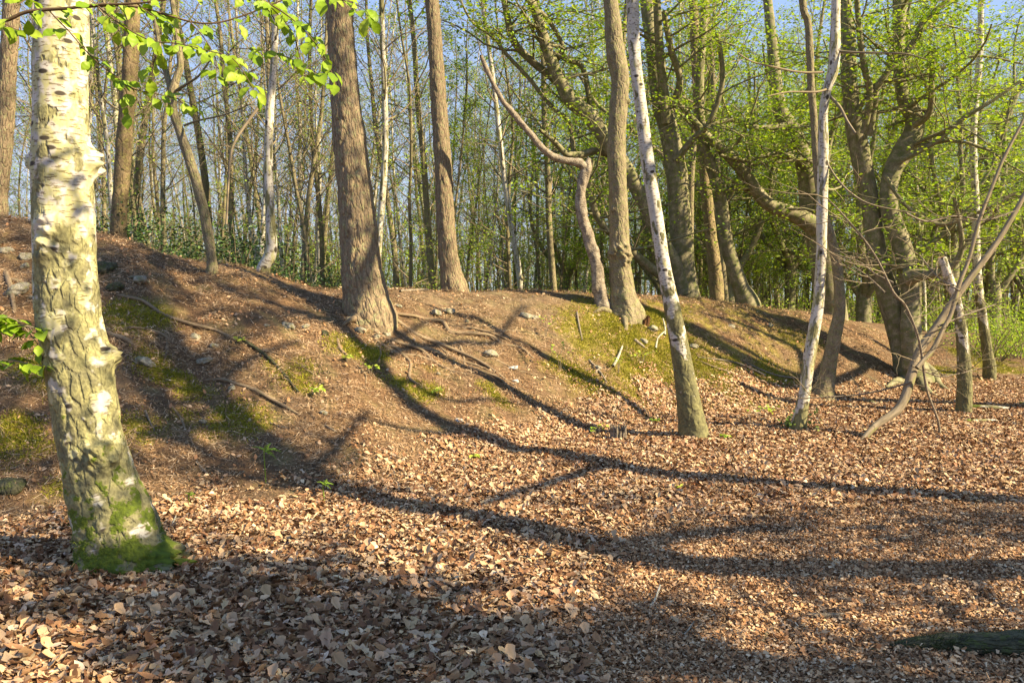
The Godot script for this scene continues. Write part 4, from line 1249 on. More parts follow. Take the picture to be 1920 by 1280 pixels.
# ------------------------------------------------------------------ leafy branch over the left foreground
func build_near_branch() -> void:
	var d := 3.3
	var t := thing("beech_branch", "overhanging beech branch of bright new leaves across the top left", "branch", px(-260, -10, d))
	var stems := [[[-260, -10, 9], [-120, 45, 8], [0, 40, 7], [50, 22, 7], [130, 15, 6], [180, 9, 5], [255, 6, 4], [340, -5, 3], [430, -20, 3]], [[150, 14, 4], [230, 10, 4], [285, 20, 4], [355, 40, 3.5], [403, 43, 3], [453, 30, 3], [504, 10, 2.5], [560, -12, 2]],
		[[430, -20, 3], [490, 0, 3], [540, 30, 2.5], [575, 62, 2], [610, 110, 2], [632, 165, 1.5]], [[130, 60, 2.5], [165, 100, 2.5], [205, 135, 2], [245, 165, 2], [290, 175, 2], [335, 186, 1.5], [368, 200, 1.2]], [[180, 9, 3], [225, 45, 2.5], [280, 75, 2.2], [335, 82, 2], [390, 95, 2], [436, 110, 1.8], [465, 150, 1.5], [480, 178, 1.2]],
		[[355, 40, 2.2], [385, 75, 2], [405, 115, 1.8], [402, 150, 1.5]], [[0, 40, 3], [30, 55, 2], [58, 62, 1.5]], [[575, -15, 2], [640, 0, 2], [680, 15, 1.5], [692, 30, 1.2]], [[504, 10, 2], [545, 55, 2], [560, 100, 1.8], [575, 150, 1.3]], [[90, 18, 2.5], [110, 40, 2.5], [130, 60, 2.5]], [[255, 6, 2.2], [300, 40, 2], [330, 60, 1.5]], [[30, 10, 2], [60, -10, 2]], [[440, 90, 1.8], [500, 95, 1.6], [545, 110, 1.4], [600, 140, 1.2]], [[205, 135, 2], [225, 150, 1.8], [240, 185, 1.4], [236, 205, 1]], [[300, 75, 1.8], [290, 110, 1.6], [270, 140, 1.3]], [[490, 2, 2], [520, 50, 1.8], [505, 90, 1.4], [470, 120, 1.2]]]
	var shapes := []
	for k in 5:
		var mb := MB.new()
		var c0: Color = [Color(0.20, 0.31, 0.02), Color(0.25, 0.36, 0.03), Color(0.17, 0.28, 0.02), Color(0.28, 0.37, 0.04), Color(0.22, 0.33, 0.025)][k]
		mb.leaf24(Vector3(0, 0, -1), Vector3.UP, [0.62, 0.7, 0.66, 0.58, 0.74][k], [0.25, 0.4, 0.15, 0.5, 0.3][k], [-0.2, -0.3, -0.12, -0.25, -0.4][k], c0)
		shapes.append(mb.mesh())
	var leaves := 0
	for k in stems.size():
		var tr := []
		var dd: float = d + [0.0, 0.15, -0.1, 0.1, -0.15, 0.0, 0.2, -0.2, 0.1, 0.0, 0.05, 0.1, -0.1, 0.1, 0.0, 0.1][k]
		for q in stems[k]: tr.append([q[0], q[1], q[2]])
		var sp := stem_path(tr, d, dd, 0.0)
		var sm := smooth_path(sp[0], sp[1], 0.03)
		var mb := MB.new()
		mb.tube(sm[0], sm[1], 6, Color(0.55, 0.45, 0.4), 0.2)
		var shoot := part("stem" if k == 0 else "twig", mb.mesh(t.position), M.twig_bark, t)
		# leaves in two rows along each shoot, and on short side shoots
		var P: Array = sm[0]
		var acc := 0.0
		var side := 1.0
		for j in range(1, P.size()):
			acc += (P[j] - P[j - 1]).length()
			if k < 2 and acc < 0.05 or acc < 0.024: continue
			acc = 0.0
			side = -side
			var dir: Vector3 = (P[j] - P[j - 1]).normalized()
			var out := (dir.cross(Vector3(0.2, 1, 0.3)).normalized() * side + dir * 0.5 + Vector3(0, -0.55 + rng.randfn() * 0.25, 0) + Vector3(rng.randfn(), 0, rng.randfn()) * 0.35).normalized()
			var many := 1 + (1 if rng.randf() < 0.75 else 0)
			for q in many:
				if leaves >= 300 or P[j].y > px(0, -40, d).y: break
				var od := (out + Vector3(rng.randfn(), rng.randfn() * 0.6 - 0.1, rng.randfn()) * 0.35).normalized()
				var up := Vector3(0.25 + rng.randfn() * 0.4, 0.55, 0.75 + rng.randfn() * 0.4).normalized()
				up = (up - od * up.dot(od)).normalized()
				var s := rng.randf_range(0.036, 0.07)
				var o := part("leaf", shapes[rng.randi() % 5], M.fresh_leaf, shoot)
				var start: Vector3 = P[j] + od * (0.008 if q == 0 else 0.03)
				o.transform = Transform3D(Basis(od.cross(up) * s, up * s, -od * s), start - t.position)
				leaves += 1
	# a higher spray above the picture whose leaves dapple the near birch
	var hi := thing("beech_branch", "higher beech spray above the picture, dappling the near birch", "branch", px(-200, -420, 3.6))
	var spine := [px(-200, -420, 3.6)]
	for q in [[112, 330], [116, 420], [122, 510], [132, 600], [146, 690], [165, 790], [185, 880]]:
		spine.append(px(q[0] + 20, q[1], 4.7) + SUN_FROM * (1.3 + 0.85 * (q[1] - 330.0) / 550.0))
	var hm := smooth_path(spine, [0.012, 0.01, 0.008, 0.007, 0.006, 0.005, 0.004, 0.003], 0.03)
	var hb := MB.new()
	hb.tube(hm[0], hm[1], 6, Color(0.55, 0.45, 0.4), 0.2)
	var hs := part("stem", hb.mesh(hi.position), M.twig_bark, hi)
	for k in 110:
		var j := rng.randi_range(hm[0].size() / 4, hm[0].size() - 1)
		var od := Vector3(rng.randfn(), -0.3 + rng.randfn() * 0.3, rng.randfn()).normalized()
		var up := Vector3(0.3 + rng.randfn() * 0.4, 0.8, 0.4 + rng.randfn() * 0.4).normalized()
		up = (up - od * up.dot(od)).normalized()
		var s := rng.randf_range(0.055, 0.095)
		var o := part("leaf", shapes[rng.randi() % 5], M.fresh_leaf, hs)
		o.transform = Transform3D(Basis(od.cross(up) * s, up * s, -od * s), hm[0][j] + Vector3(rng.randfn(), rng.randfn() * 0.5, rng.randfn()) * 0.09 - hi.position)
	# low leafy shoot at the left edge, beside the birch
	var sg := ground(-110, 1075)
	var s2 := thing("beech_sapling", "low beech sapling with fresh leaves at the left edge beside the birch", "sapling", sg)
	var ds := -sg.z
	var n2 := 0
	for tr in [[[-110, 1075, 10], [-95, 900, 9], [-80, 760, 8], [-60, 680, 7], [-40, 610, 5]], [[-62, 690, 5], [-20, 625, 4], [10, 612, 4], [48, 611, 3], [78, 618, 2]], [[-60, 700, 4], [-20, 680, 4], [20, 675, 3], [60, 684, 2], [85, 686, 1.5]], [[-50, 640, 4], [-10, 600, 3], [30, 600, 2], [70, 645, 1.5]]]:
		var sp := stem_path(tr, ds, -1, 0.0)
		var sm := smooth_path(sp[0], sp[1], 0.05)
		if tr[0][1] == 1075: sm[0][0] = sg - Vector3(0, 0.05, 0)
		var mb := MB.new()
		mb.tube(sm[0], sm[1], 6, Color.WHITE, 0.2)
		var shoot := part("stem", mb.mesh(s2.position), M.twig_bark, s2)
		for j in range(2, sm[0].size()):
			if tr[0][1] == 1075 and j < sm[0].size() - 4: continue
			for q in 3:
				var od := Vector3(rng.randfn(), -0.25 + rng.randfn() * 0.3, rng.randfn()).normalized()
				var up := Vector3(rng.randfn() * 0.3, 1, 0.2 + rng.randfn() * 0.3).normalized()
				up = (up - od * up.dot(od)).normalized()
				var s := rng.randf_range(0.065, 0.105)
				var o := part("leaf", shapes[rng.randi() % 5], M.fresh_leaf, shoot)
				o.transform = Transform3D(Basis(od.cross(up) * s, up * s, -od * s), sm[0][j] + od * 0.01 - s2.position)

# ------------------------------------------------------------------ stones, roots, sticks, seedlings on the bank
func rock_mesh(seed_: int) -> ArrayMesh:
	var f := noise(seed_, 0.7, FastNoiseLite.TYPE_SIMPLEX, 2)
	var c := cells(seed_ + 50, 0.75, FastNoiseLite.RETURN_CELL_VALUE)
	var mb := MB.new()
	var R := 18
	var S := 28
	var g := []
	for j in R + 1:
		for k in S:
			var th := PI * j / R
			var ph := TAU * k / S
			var d := Vector3(sin(th) * cos(ph), cos(th), sin(th) * sin(ph))
			var r: float = 0.5 * (0.85 + 0.3 * f.get_noise_3dv(d) + 0.12 * c.get_noise_3dv(d * 1.3) + 0.05 * nz.small.get_noise_3dv(d * 4.0 + Vector3.ONE * seed_))
			g.append(Vector3(d.x * r, clampf(d.y * r, -0.3, 0.36) * 0.85, d.z * r))
	for j in R + 1:
		for k in S:
			mb.v.push_back(g[j * S + k])
			var du: Vector3 = g[j * S + (k + 1) % S] - g[j * S + (k + S - 1) % S]
			var dv: Vector3 = g[mini(j + 1, R) * S + k] - g[maxi(j - 1, 0) * S + k]
			var nn := du.cross(dv)
			if nn.length() < 1e-7: nn = Vector3.UP if j == 0 else Vector3.DOWN
			nn = nn.normalized()
			mb.n.push_back(nn if nn.dot(g[j * S + k]) > 0.0 else -nn)
			mb.t.push_back(Vector2(float(k) / S * 2.0, float(j) / R)); mb.c.push_back(Color.WHITE)
	for j in R:
		for k in S:
			var a := j * S + k
			var b := j * S + (k + 1) % S
			mb.i.append_array([a, a + S, b, b, a + S, b + S])
	return mb.mesh()

func build_bank_things() -> void:
	var rocks := []
	for k in 6: rocks.append(rock_mesh(300 + k))
	var white := mat("white_stone", Color(0.74, 0.72, 0.68), 0.85)
	var list := [[265, 527, 32, "pale grey angular stone high on the left slope", 0], [245, 521, 14, "small grey stone left of the pale angular stone", 0], [366, 632, 20, "rounded yellowish stone below the long root on the left slope", 0], [270, 680, 36, "large lichened stone right of the near birch", 0], [401, 650, 17, "small pale stone under the long root", 0], [380, 791, 15, "half-buried stone low on the left slope", 0], [433, 728, 18, "flat stone above the curved dark root", 0], [608, 774, 15, "bluish stone at the foot of the slope", 0],
		[500, 611, 11, "small pink stone on the middle of the slope", 0], [541, 613, 24, "broad pale stone in a cluster on the slope", 0], [571, 613, 17, "right-hand pale stone of the cluster on the slope", 0], [608, 626, 18, "dark upright stone beside the trunk shadow", 0], [383, 677, 25, "low flat mossy stone left of the stick", 0], [675, 620, 21, "white angular stone below the stout pine", 0], [722, 627, 19, "pale block of stone by the pine roots", 0], [705, 631, 15, "tawny stone beside the pale block", 0], [747, 575, 15, "white stone just right of the stout pine", 0], [653, 597, 13, "pale stone at the left foot of the stout pine", 0],
		[818, 588, 25, "grey stone cluster member below the crest, left", 0], [841, 585, 24, "brown earthy stone below the crest, right", 0], [919, 665, 30, "mossy flat stone between the pine roots", 0], [875, 603, 11, "thin standing stone on the bare mound", 0], [821, 701, 11, "tiny pale stone under the lowest pine root", 0], [986, 594, 24, "rounded earth-coloured stone on the bare mound", 0], [1002, 596, 17, "stone touching the rounded stone on the mound", 0], [962, 691, 20, "white rag-like stone among the pine roots", 1], [966, 715, 15, "smaller white stone below the white one", 1], [862, 789, 17, "white flake at the foot of the bank", 1],
		[7, 472, 40, "big dark boulder at the left edge of the crest", 0], [48, 482, 34, "tilted slab behind the near birch", 0], [44, 500, 26, "grey wedge-shaped stone under the tilted slab", 0], [30, 545, 60, "tan boulder behind the near birch", 0], [62, 560, 30, "small tan stone touching the birch edge", 0], [195, 505, 44, "dark mossy slab right of the birch", 0], [215, 540, 34, "dark green stone at the head of the long root", 0], [14, 915, 90, "dark mossy boulder low at the left edge", 0], [1444, 610, 14, "white stone on the right slope", 0], [1371, 612, 14, "pale stone on the right slope, left one", 0], [1262, 552, 30, "pale stone on the crest behind the leaning birch", 0],
		[1222, 618, 22, "grey stone in the hollow under the burred trunk", 0], [1206, 640, 16, "mossy stone below the hollow", 0], [1597, 1254, 17, "white pebble on the leaf crumbs in the bottom foreground", 1], [1709, 1237, 15, "white pebble just below the mossy log", 1], [1817, 1242, 12, "small white pebble under the log's thick end", 1], [1735, 926, 9, "tiny white pebble on the sunny leaves at the right", 1], [1120, 690, 20, "mossy stone on the lower bank", 0], [1302, 650, 16, "stone half sunk in the mossy slope", 0]]
	for k in list.size():
		var r: Array = list[k]
		var p := ground(r[0], r[1])
		var w: float = r[2] * (0.85 if r[0] < 100 else 1.2) * -p.z / F
		var o := part("stone", rocks[k % 6], white if r[4] else (M.mossy_bark if r[3].begins_with("dark") else M.stone), self)
		o.position = p + gn(p.x, p.z) * w * 0.03
		o.rotation = Vector3(rng.randf_range(-0.3, 0.3), rng.randf() * TAU, rng.randf_range(-0.3, 0.3))
		o.scale = Vector3(w, w * rng.randf_range(0.6, 0.95), w * rng.randf_range(0.7, 1.0))
		tag(o, r[3], "stone", "stones on the bank and glade")
	# roots with no tree in view
	for r in [[[[218, 553, 6], [245, 560, 9], [269, 568, 9], [302, 588, 9], [329, 601, 9], [363, 613, 9], [403, 620, 8], [437, 635, 7], [477, 652, 6], [537, 669, 5], [578, 696, 5], [606, 709, 3]], "long root snaking across the left slope"], [[[186, 612, 13], [208, 628, 13], [232, 640, 12], [258, 652, 6]], "thick short root right of the near birch"], [[[222, 615, 6], [248, 617, 7], [275, 618, 8], [302, 630, 8], [327, 643, 5]], "reddish root arching above the lichened stone"], [[[312, 634, 6], [312, 662, 6], [302, 687, 4]], "short root dropping below the arching root"],
			[[[383, 712, 6], [415, 715, 8], [447, 721, 9], [477, 733, 11], [511, 753, 9], [544, 770, 7], [570, 780, 4]], "dark curved root on the lower left slope"], [[[316, 756, 5], [336, 780, 6], [346, 803, 5], [357, 828, 3]], "thin root near the foot of the left slope"], [[[8, 505, 12], [20, 544, 13], [27, 585, 8]], "pale root hanging over the tan boulder"], [[[0, 520, 12], [30, 530, 10], [68, 540, 6]], "root lying across the boulder by the birch"], [[[1400, 742, 5], [1380, 705, 4], [1340, 690, 4], [1300, 672, 3]], "root trailing on the mossy slope"], [[[258, 920, 8], [275, 924, 8], [290, 929, 5]], "stub of root right of the near birch foot"]]:
		var p0 := ground(r[0][0][0], r[0][0][1])
		var o := thing("exposed_root", r[1], "root", p0, "exposed roots on the bank")
		root(o, r[0])
	# sticks: [from, to, width, label, material]
	var sticks := [[[447, 636], [504, 675], [559, 738], 7, "long grey-green stick lying down the left slope", "mossy_bark"], [[272, 773], [280, 792], [289, 810], 4, "short yellow stick on the left slope", "dead_wood"], [[1436, 706], [1380, 682], [1310, 672], 4, "pale stick lying along the right slope", "dead_wood"], [[1500, 712], [1450, 704], [1400, 682], 4, "long bare branch lying on the slope by the cream birch", "dead_wood"], [[1255, 1088], [1262, 1086], [1270, 1084], 5, "pale stick on the leaves right of centre", "dead_wood"], [[1212, 1141], [1225, 1136], [1238, 1122], 6, "white curved stick in the foreground leaves", "birch_pale"], [[1450, 1168], [1451, 1180], [1449, 1190], 5, "short upright-lying brown stick", "oak_bark"], [[1427, 1210], [1432, 1202], [1438, 1193], 9, "stubby brown stick piece", "oak_bark"],
		[[1515, 1161], [1550, 1160], [1588, 1158], 11, "long flat weathered stick in the foreground", "dead_wood"], [[1272, 1193], [1285, 1192], [1300, 1194], 4, "thin white twig in the foreground", "birch_pale"], [[1340, 1184], [1350, 1180], [1360, 1177], 4, "small pale twig beside the white one", "dead_wood"], [[1818, 1010], [1832, 1007], [1847, 1003], 7, "pale wood chip at the right", "dead_wood"], [[1690, 1014], [1705, 1012], [1722, 1010], 6, "thin wood chip right of centre", "dead_wood"], [[1540, 1212], [1549, 1206], [1556, 1200], 7, "curled bark piece in the foreground", "root_bark"], [[635, 1175], [650, 1170], [663, 1164], 9, "pale broken stick in the left foreground", "dead_wood"], [[104, 1080], [116, 1096], [127, 1110], 13, "mossy stick at the foot of the near birch", "mossy_bark"], [[618, 1134], [625, 1138], [634, 1142], 6, "small grey stick left of centre", "root_bark"], [[100, 1058], [130, 1045], [150, 1030], 6, "dark stick leaning on the near birch", "root_bark"],
		[[1090, 1088], [1110, 1085], [1130, 1087], 4, "thin brown twig on the leaves", "twig_bark"], [[1660, 1290 - 60], [1640, 1222], [1610, 1216], 6, "brown stick below the mossy log tip", "oak_bark"], [[1150, 690], [1158, 675], [1167, 660], 6, "white splinter standing on the mossy bank", "birch_pale"], [[1230, 655], [1234, 636], [1247, 630], 4, "bleached angular root tip by the leaning birch", "birch_pale"], [[1247, 630], [1247, 615], [1243, 606], 4, "bleached twig above the root tip", "birch_pale"], [[1082, 588], [1086, 612], [1092, 640], 4, "bare twig hanging on the mound left of the burred trunk", "dead_wood"], [[1105, 678], [1125, 700], [1138, 720], 5, "yellow stick on the lower mossy bank", "dead_wood"], [[1190, 640], [1200, 648], [1208, 654], 7, "bleached piece of root below the hollow", "dead_wood"], [[1204, 712], [1208, 727], [1215, 736], 5, "curved stick low on the mossy bank", "dead_wood"], [[1246, 730], [1256, 744], [1262, 752], 5, "stick left of the leaning birch foot", "dead_wood"],
		[[750, 548], [785, 546], [822, 544], 5, "pale fallen stick on the crest between the pines", "dead_wood"], [[300, 1000], [318, 992], [330, 985], 4, "white twig beside the near birch foot", "birch_pale"], [[368, 868], [378, 880], [390, 893], 5, "brown bent stick below the left slope", "dead_wood"], [[1880, 872], [1800, 866], [1700, 862], 3, "long thin twig on the sunny leaves at the right", "twig_bark"], [[1855, 1060], [1880, 1066], [1915, 1066], 5, "grey stick at the right edge", "dead_wood"], [[540, 805], [520, 800], [505, 794], 3, "tiny stick in the trunk shadow on the slope", "dead_wood"], [[610, 800], [620, 806], [632, 812], 4, "pale chip at the foot of the slope", "dead_wood"], [[760, 1000], [775, 994], [792, 992], 5, "small brown stick in the sunlit leaves", "oak_bark"], [[960, 1150], [985, 1154], [1010, 1152], 5, "dark stick in the lower shadow band", "twig_bark"], [[800, 1195], [770, 1190], [745, 1194], 7, "pale stick in the bottom shadow band", "dead_wood"], [[420, 1200], [436, 1214], [445, 1230], 6, "short stick among the foreground leaves", "oak_bark"]]
	for s in sticks:
		var p0 := ground(s[0][0], s[0][1])
		var o := thing("stick", s[4], "stick", p0, "sticks on the ground")
		var pts := []
		var rad := []
		var prev := Vector3.ZERO
		for k in 3:
			var p := ground(s[k][0], s[k][1])
			if k > 0 and absf(p.z - prev.z) > 2.0: p = prev + Vector3(0.15, 0, 0)
			prev = p
			var r: float = s[3] * -p.z / F * 0.5
			pts.append(p + Vector3(0, r * 0.8 + 0.006 + (0.06 if s[5] == "birch_pale" and k == 2 else 0.0), 0)); rad.append(r * [1.0, 0.9, 0.6][k])
		part("wood", trunk(pts, rad, 8, 0.05, {"kind": "rough", "seed": s[0][0] * 0.21, "tile": 0.3, "cap": true}).mesh(o.position), M[s[5]], o)
	# seedlings and herbs
	var seed_list := [[1023, 632, 50, 46, "leafy seedling on the mound left of the moss"], [1050, 697, 58, 60, "thin seedling with pale new leaves on the lower bank"], [1204, 682, 60, 26, "low patch of pale green leaves on the moss"], [694, 705, 36, 30, "small green seedling in the trunk shadow"], [650, 680, 18, 16, "tiny green sprout left of the pine"], [598, 742, 30, 20, "small trefoil of green leaves on the slope"], [450, 645, 20, 14, "tiny sprout beside the grey-green stick"], [1120, 820, 40, 26, "yellow-green seedling beside the broken stump"], [1426, 795, 70, 46, "broad-leaved seedling left of the cream birch"], [1160, 700, 26, 40, "upright shoot on the mossy bank"], [1228, 795, 14, 12, "tiny seedling left of the leaning birch"], [1360, 825, 16, 12, "tiny seedling right of the leaning birch"], [1440, 790, 30, 30, "second seedling close to the cream birch"], [890, 862, 18, 12, "sprout in the sunny leaves"], [1270, 920, 16, 10, "green sprout at the edge of the long shadow"], [820, 745, 24, 18, "thin sprig on the slope under the pine roots"]]
	for s in seed_list:
		var p := ground(s[0], s[1])
		var k := -p.z / F
		var o := thing("seedling", s[4], "seedling", p, "seedlings on the bank and glade")
		var wood := MB.new()
		var H: float = s[3] * k
		var W: float = s[2] * k
		var n := 0
		var lm := MB.new()
		for q in 4:
			var az := TAU * q / 4.0 + rng.randf()
			var tip := Vector3(cos(az) * W * 0.4, H * rng.randf_range(0.6, 1.0), sin(az) * W * 0.4)
			wood.tube([Vector3(0, -0.02, 0), Vector3(tip.x * 0.25, tip.y * 0.6, tip.z * 0.25), tip], [0.004, 0.003, 0.002], 4, Color.WHITE, 0.1)
			for l in 4:
				var f := lerpf(0.45, 1.0, l / 3.0)
				var at := Vector3(tip.x * 0.25, tip.y * 0.6, tip.z * 0.25).lerp(tip, f)
				var ld := Vector3(rng.randfn(), rng.randf_range(-0.3, 0.3), rng.randfn()).normalized()
				var up := Vector3(rng.randfn() * 0.4, 1, 0.3 + rng.randfn() * 0.3).normalized()
				up = (up - ld * up.dot(ld)).normalized()
				lm.leaf8(at, ld, up, rng.randf_range(0.035, 0.06), 0.65, 0.3, -0.2, FRESH[rng.randi() % 4])
		part("stem", wood.mesh(), M.twig_bark, o)
		part("leaves", lm.mesh(), M.fresh_leaf, o)
	# unrolling ferns
	for s in [[498, 905, 72, "unrolling green fern frond on the lower left slope"], [356, 950, 28, "tiny curled fern left of the tall frond"], [608, 942, 42, "thin fern shoot at the edge of the leaves"]]:
		var p := ground(s[0], s[1])
		var k := -p.z / F
		var H: float = s[2] * k
		var o := thing("fern", s[3], "fern", p, "unrolling ferns")
		var st := MB.new()
		var pts := [Vector3(0, -0.02, 0), Vector3(-0.005, H * 0.35, 0), Vector3(-0.012, H * 0.75, 0), Vector3(-0.005, H * 0.95, 0), Vector3(0.02, H, 0.01), Vector3(0.035, H * 0.93, 0.01)]
		var sp := smooth_path(pts, [0.005, 0.005, 0.004, 0.004, 0.003, 0.002], 0.02)
		st.tube(sp[0], sp[1], 6, Color(0.24, 0.34, 0.05))
		part("stalk", st.mesh(), M.fresh_leaf, o)
		var lm := MB.new()
		for fr in [[Vector3(-0.5, 0.5, 0.35), 0.42], [Vector3(0.75, 0.3, 0.3), 0.5], [Vector3(0.3, 0.75, -0.3), 0.32], [Vector3(0.85, -0.15, 0.45), 0.36]]:
			var fd: Vector3 = fr[0].normalized()
			var from := Vector3(0.0, H * 0.86, 0.0)
			var L: float = H * fr[1]
			for q in 9:
				var f := (q + 1) / 9.0
				var at := from + fd * L * f - Vector3(0, L * 0.35 * f * f, 0)
				for sd in [-1, 1]:
					var ld: Vector3 = (fd.cross(Vector3.UP).normalized() * sd + fd * 0.5 + Vector3(0, rng.randfn() * 0.2, 0)).normalized()
					lm.leaf8(at, ld, Vector3(rng.randfn() * 0.2, 0.8, 0.6).normalized(), L * lerpf(0.34, 0.1, f), 0.36, 0.3, -0.3, Color(0.22, 0.36, 0.045) * rng.randf_range(0.8, 1.15))
			lm.tube([from - Vector3(0, 0.01, 0), from + fd * L * 0.5 - Vector3(0, L * 0.09, 0), from + fd * L - Vector3(0, L * 0.35, 0)], [0.003, 0.002, 0.001], 4, Color(0.22, 0.32, 0.05))
		part("fronds", lm.mesh(), M.fresh_leaf, o)
	# rotten reddish stump and hollow below the burred trunk
	var rs := ground(1205, 604)
	var st2 := thing("rotten_stump", "reddish rotten stump end beside the burred trunk's roots", "stump", rs)
	var w2 := 24.0 * -rs.z / F
	for k in 9:
		var az := TAU * k / 9.0
		var q := Vector3(cos(az) * w2 * 0.4, 0, sin(az) * w2 * 0.35)
		var h := w2 * rng.randf_range(0.25, 0.75)
		var mb := MB.new()
		mb.tube([q + Vector3(0, -0.08, 0), q * 1.05 + Vector3(0.01, h * 0.6, 0.02), q * rng.randf_range(1.0, 1.4) + Vector3(0.02, h, 0.03)], [w2 * 0.17, w2 * 0.13, w2 * 0.02], 5, Color(0.75, 0.46, 0.29) * rng.randf_range(0.6, 1.1), 0.15)
		part("splinter", mb.mesh(), M.dead_wood, st2)

# ------------------------------------------------------------------ logs and stump in the glade
const LOG_R := [0.018, 0.034, 0.044, 0.062, 0.075, 0.09]
func build_glade_things() -> void:
	for s in [[[[1824, 768, 11], [1850, 770, 11], [1880, 773, 11], [1914, 776, 9]], "white birch log lying at the foot of the snapped birch", "birch_pale"], [[[1634, 757, 8], [1650, 763, 9], [1668, 770, 7]], "short pale log on the leaves left of the beech roots", "birch_pale"], [[[1812, 794, 9], [1835, 790, 8], [1856, 788, 6]], "small pale broken log below the white log", "birch_pale"], [[[1916, 760, 8], [1930, 764, 10], [1960, 768, 10]], "white log end at the right edge", "birch_pale"]]:
		var p0 := ground(s[0][0][0], s[0][0][1])
		var o := thing("fallen_log", s[1], "log", p0, "pale logs on the leaves")
		var pts := []
		var rad := []
		for q in s[0]:
			var p := ground(q[0], q[1])
			var r: float = q[2] * -p0.z / F * 0.5
			pts.append(Vector3(p.x, p.y + r * 0.8, lerpf(p.z, p0.z, 0.6))); rad.append(r)
		part("wood", trunk(pts, rad, 16, 0.04, {"kind": "birch", "rough_to": 0.2, "seed": s[0][0][0] * 0.1, "length": 4.0, "cap": true}).mesh(p0), M[s[2]], o)
	# mossy log in the bottom right corner
	var a := ground(1672, 1216)
	var lg := thing("mossy_log", "dark mossy log cut by the bottom right edge", "log", a)
	var b := ground(1800, 1222)
	var c := ground(1920, 1232)
	var pts2 := [a + Vector3(0.0, 0.0, 0), a.lerp(b, 0.5) + Vector3(0, 0.03, 0), b + Vector3(0, 0.035, 0), c + Vector3(0, 0.05, 0), c + Vector3(0.45, 0.08, 0.06), c + Vector3(1.3, 0.12, 0.2)]
	var mm := trunk(pts2, LOG_R, 28, 0.02, {"kind": "rough", "seed": 7.7, "tile": 0.3, "rep": 2, "cap": true, "amp": 0.3})
	part("wood", mm.mesh(a), M.mossy_bark, lg)
	var tuft := MB.new()
	for k in 2600:
		var f := rng.randf() * 4.99
		var j := int(f)
		var p: Vector3 = (pts2[j] as Vector3).lerp(pts2[j + 1], f - j)
		var r: float = lerpf(LOG_R[j], LOG_R[j + 1], f - j)
		var th := rng.randf_range(-0.3, PI + 0.3)
		var d := Vector3(0.15, sin(th), cos(th)).normalized()
		var x := d.cross(Vector3(1, 0.2, 0)).normalized() * 0.003
		tuft.tri(p + d * r * 0.93 - x, p + d * (r + rng.randf_range(0.008, 0.022)) + Vector3(rng.randfn(), rng.randfn(), 0) * 0.006, p + d * r * 0.93 + x, [Color(0.06, 0.07, 0.025), Color(0.15, 0.15, 0.08), Color(0.04, 0.055, 0.015)][k % 3])
	part("moss", tuft.mesh(a), M.litter, lg, "stuff")
	# splintered little stump
	var g := ground(1160, 826) + Vector3(0, 0.03, 0)
	var sp := thing("broken_stump", "small splintered pale stump in front of the mossy bank", "stump", g)
	var w := 36.0 * -g.z / F
	var mb := MB.new()
	for k in 13:
		var az := TAU * k / 13.0
		var q := Vector3(cos(az) * w * 0.36, 0, sin(az) * w * 0.3)
		var h := w * rng.randf_range(0.35, 0.8)
		mb.tube([q + Vector3(0, -0.05, 0), q * 1.02 + Vector3(0, h * 0.7, 0), q * rng.randf_range(0.95, 1.25) + Vector3(0, h, 0)], [w * 0.11, w * 0.085, w * 0.015], 5, Color.WHITE, 0.2)
	part("splinters", mb.mesh(), M.dead_wood, sp)
	var core := MB.new()
	core.tube([Vector3(0, -0.05, 0), Vector3(0, w * 0.25, 0), Vector3(0, w * 0.34, 0)], [w * 0.36, w * 0.32, w * 0.2], 10, Color(0.6, 0.5, 0.4), 0.2)
	part("core", core.mesh(), M.dead_wood, sp)
	# ivy round the slim birch
	var iv := ground(1497, 806)
	var ivy := thing("ivy_plant", "ivy clump round the foot of the slim cream birch", "ivy", iv)
	var im := MB.new()
	var stems := MB.new()
	for k in 9:
		var az := rng.randf() * TAU
		var tip := Vector3(cos(az) * 0.22, rng.randf_range(0.08, 0.3), 0.12 + sin(az) * 0.14)
		stems.tube([Vector3(cos(az) * 0.1, 0, sin(az) * 0.1), tip * 0.6, tip], [0.004, 0.003, 0.002], 4, Color.WHITE, 0.1)
		for q in 8:
			var at := tip * rng.randf_range(0.4, 1.05) + Vector3(rng.randfn(), rng.randfn(), rng.randfn()) * 0.035
			var ld := Vector3(rng.randfn(), -0.4, rng.randfn()).normalized()
			var up := Vector3(rng.randfn() * 0.4, 0.6, 0.8).normalized()
			up = (up - ld * up.dot(ld)).normalized()
			im.leaf8(at, ld, up, rng.randf_range(0.035, 0.055), 0.8, 0.2, -0.1, [Color(0.16, 0.24, 0.05), Color(0.06, 0.11, 0.04), Color(0.22, 0.28, 0.06)][q % 3])
	part("stems", stems.mesh(), M.twig_bark, ivy)
	part("leaves", im.mesh(), M.fresh_leaf, ivy)

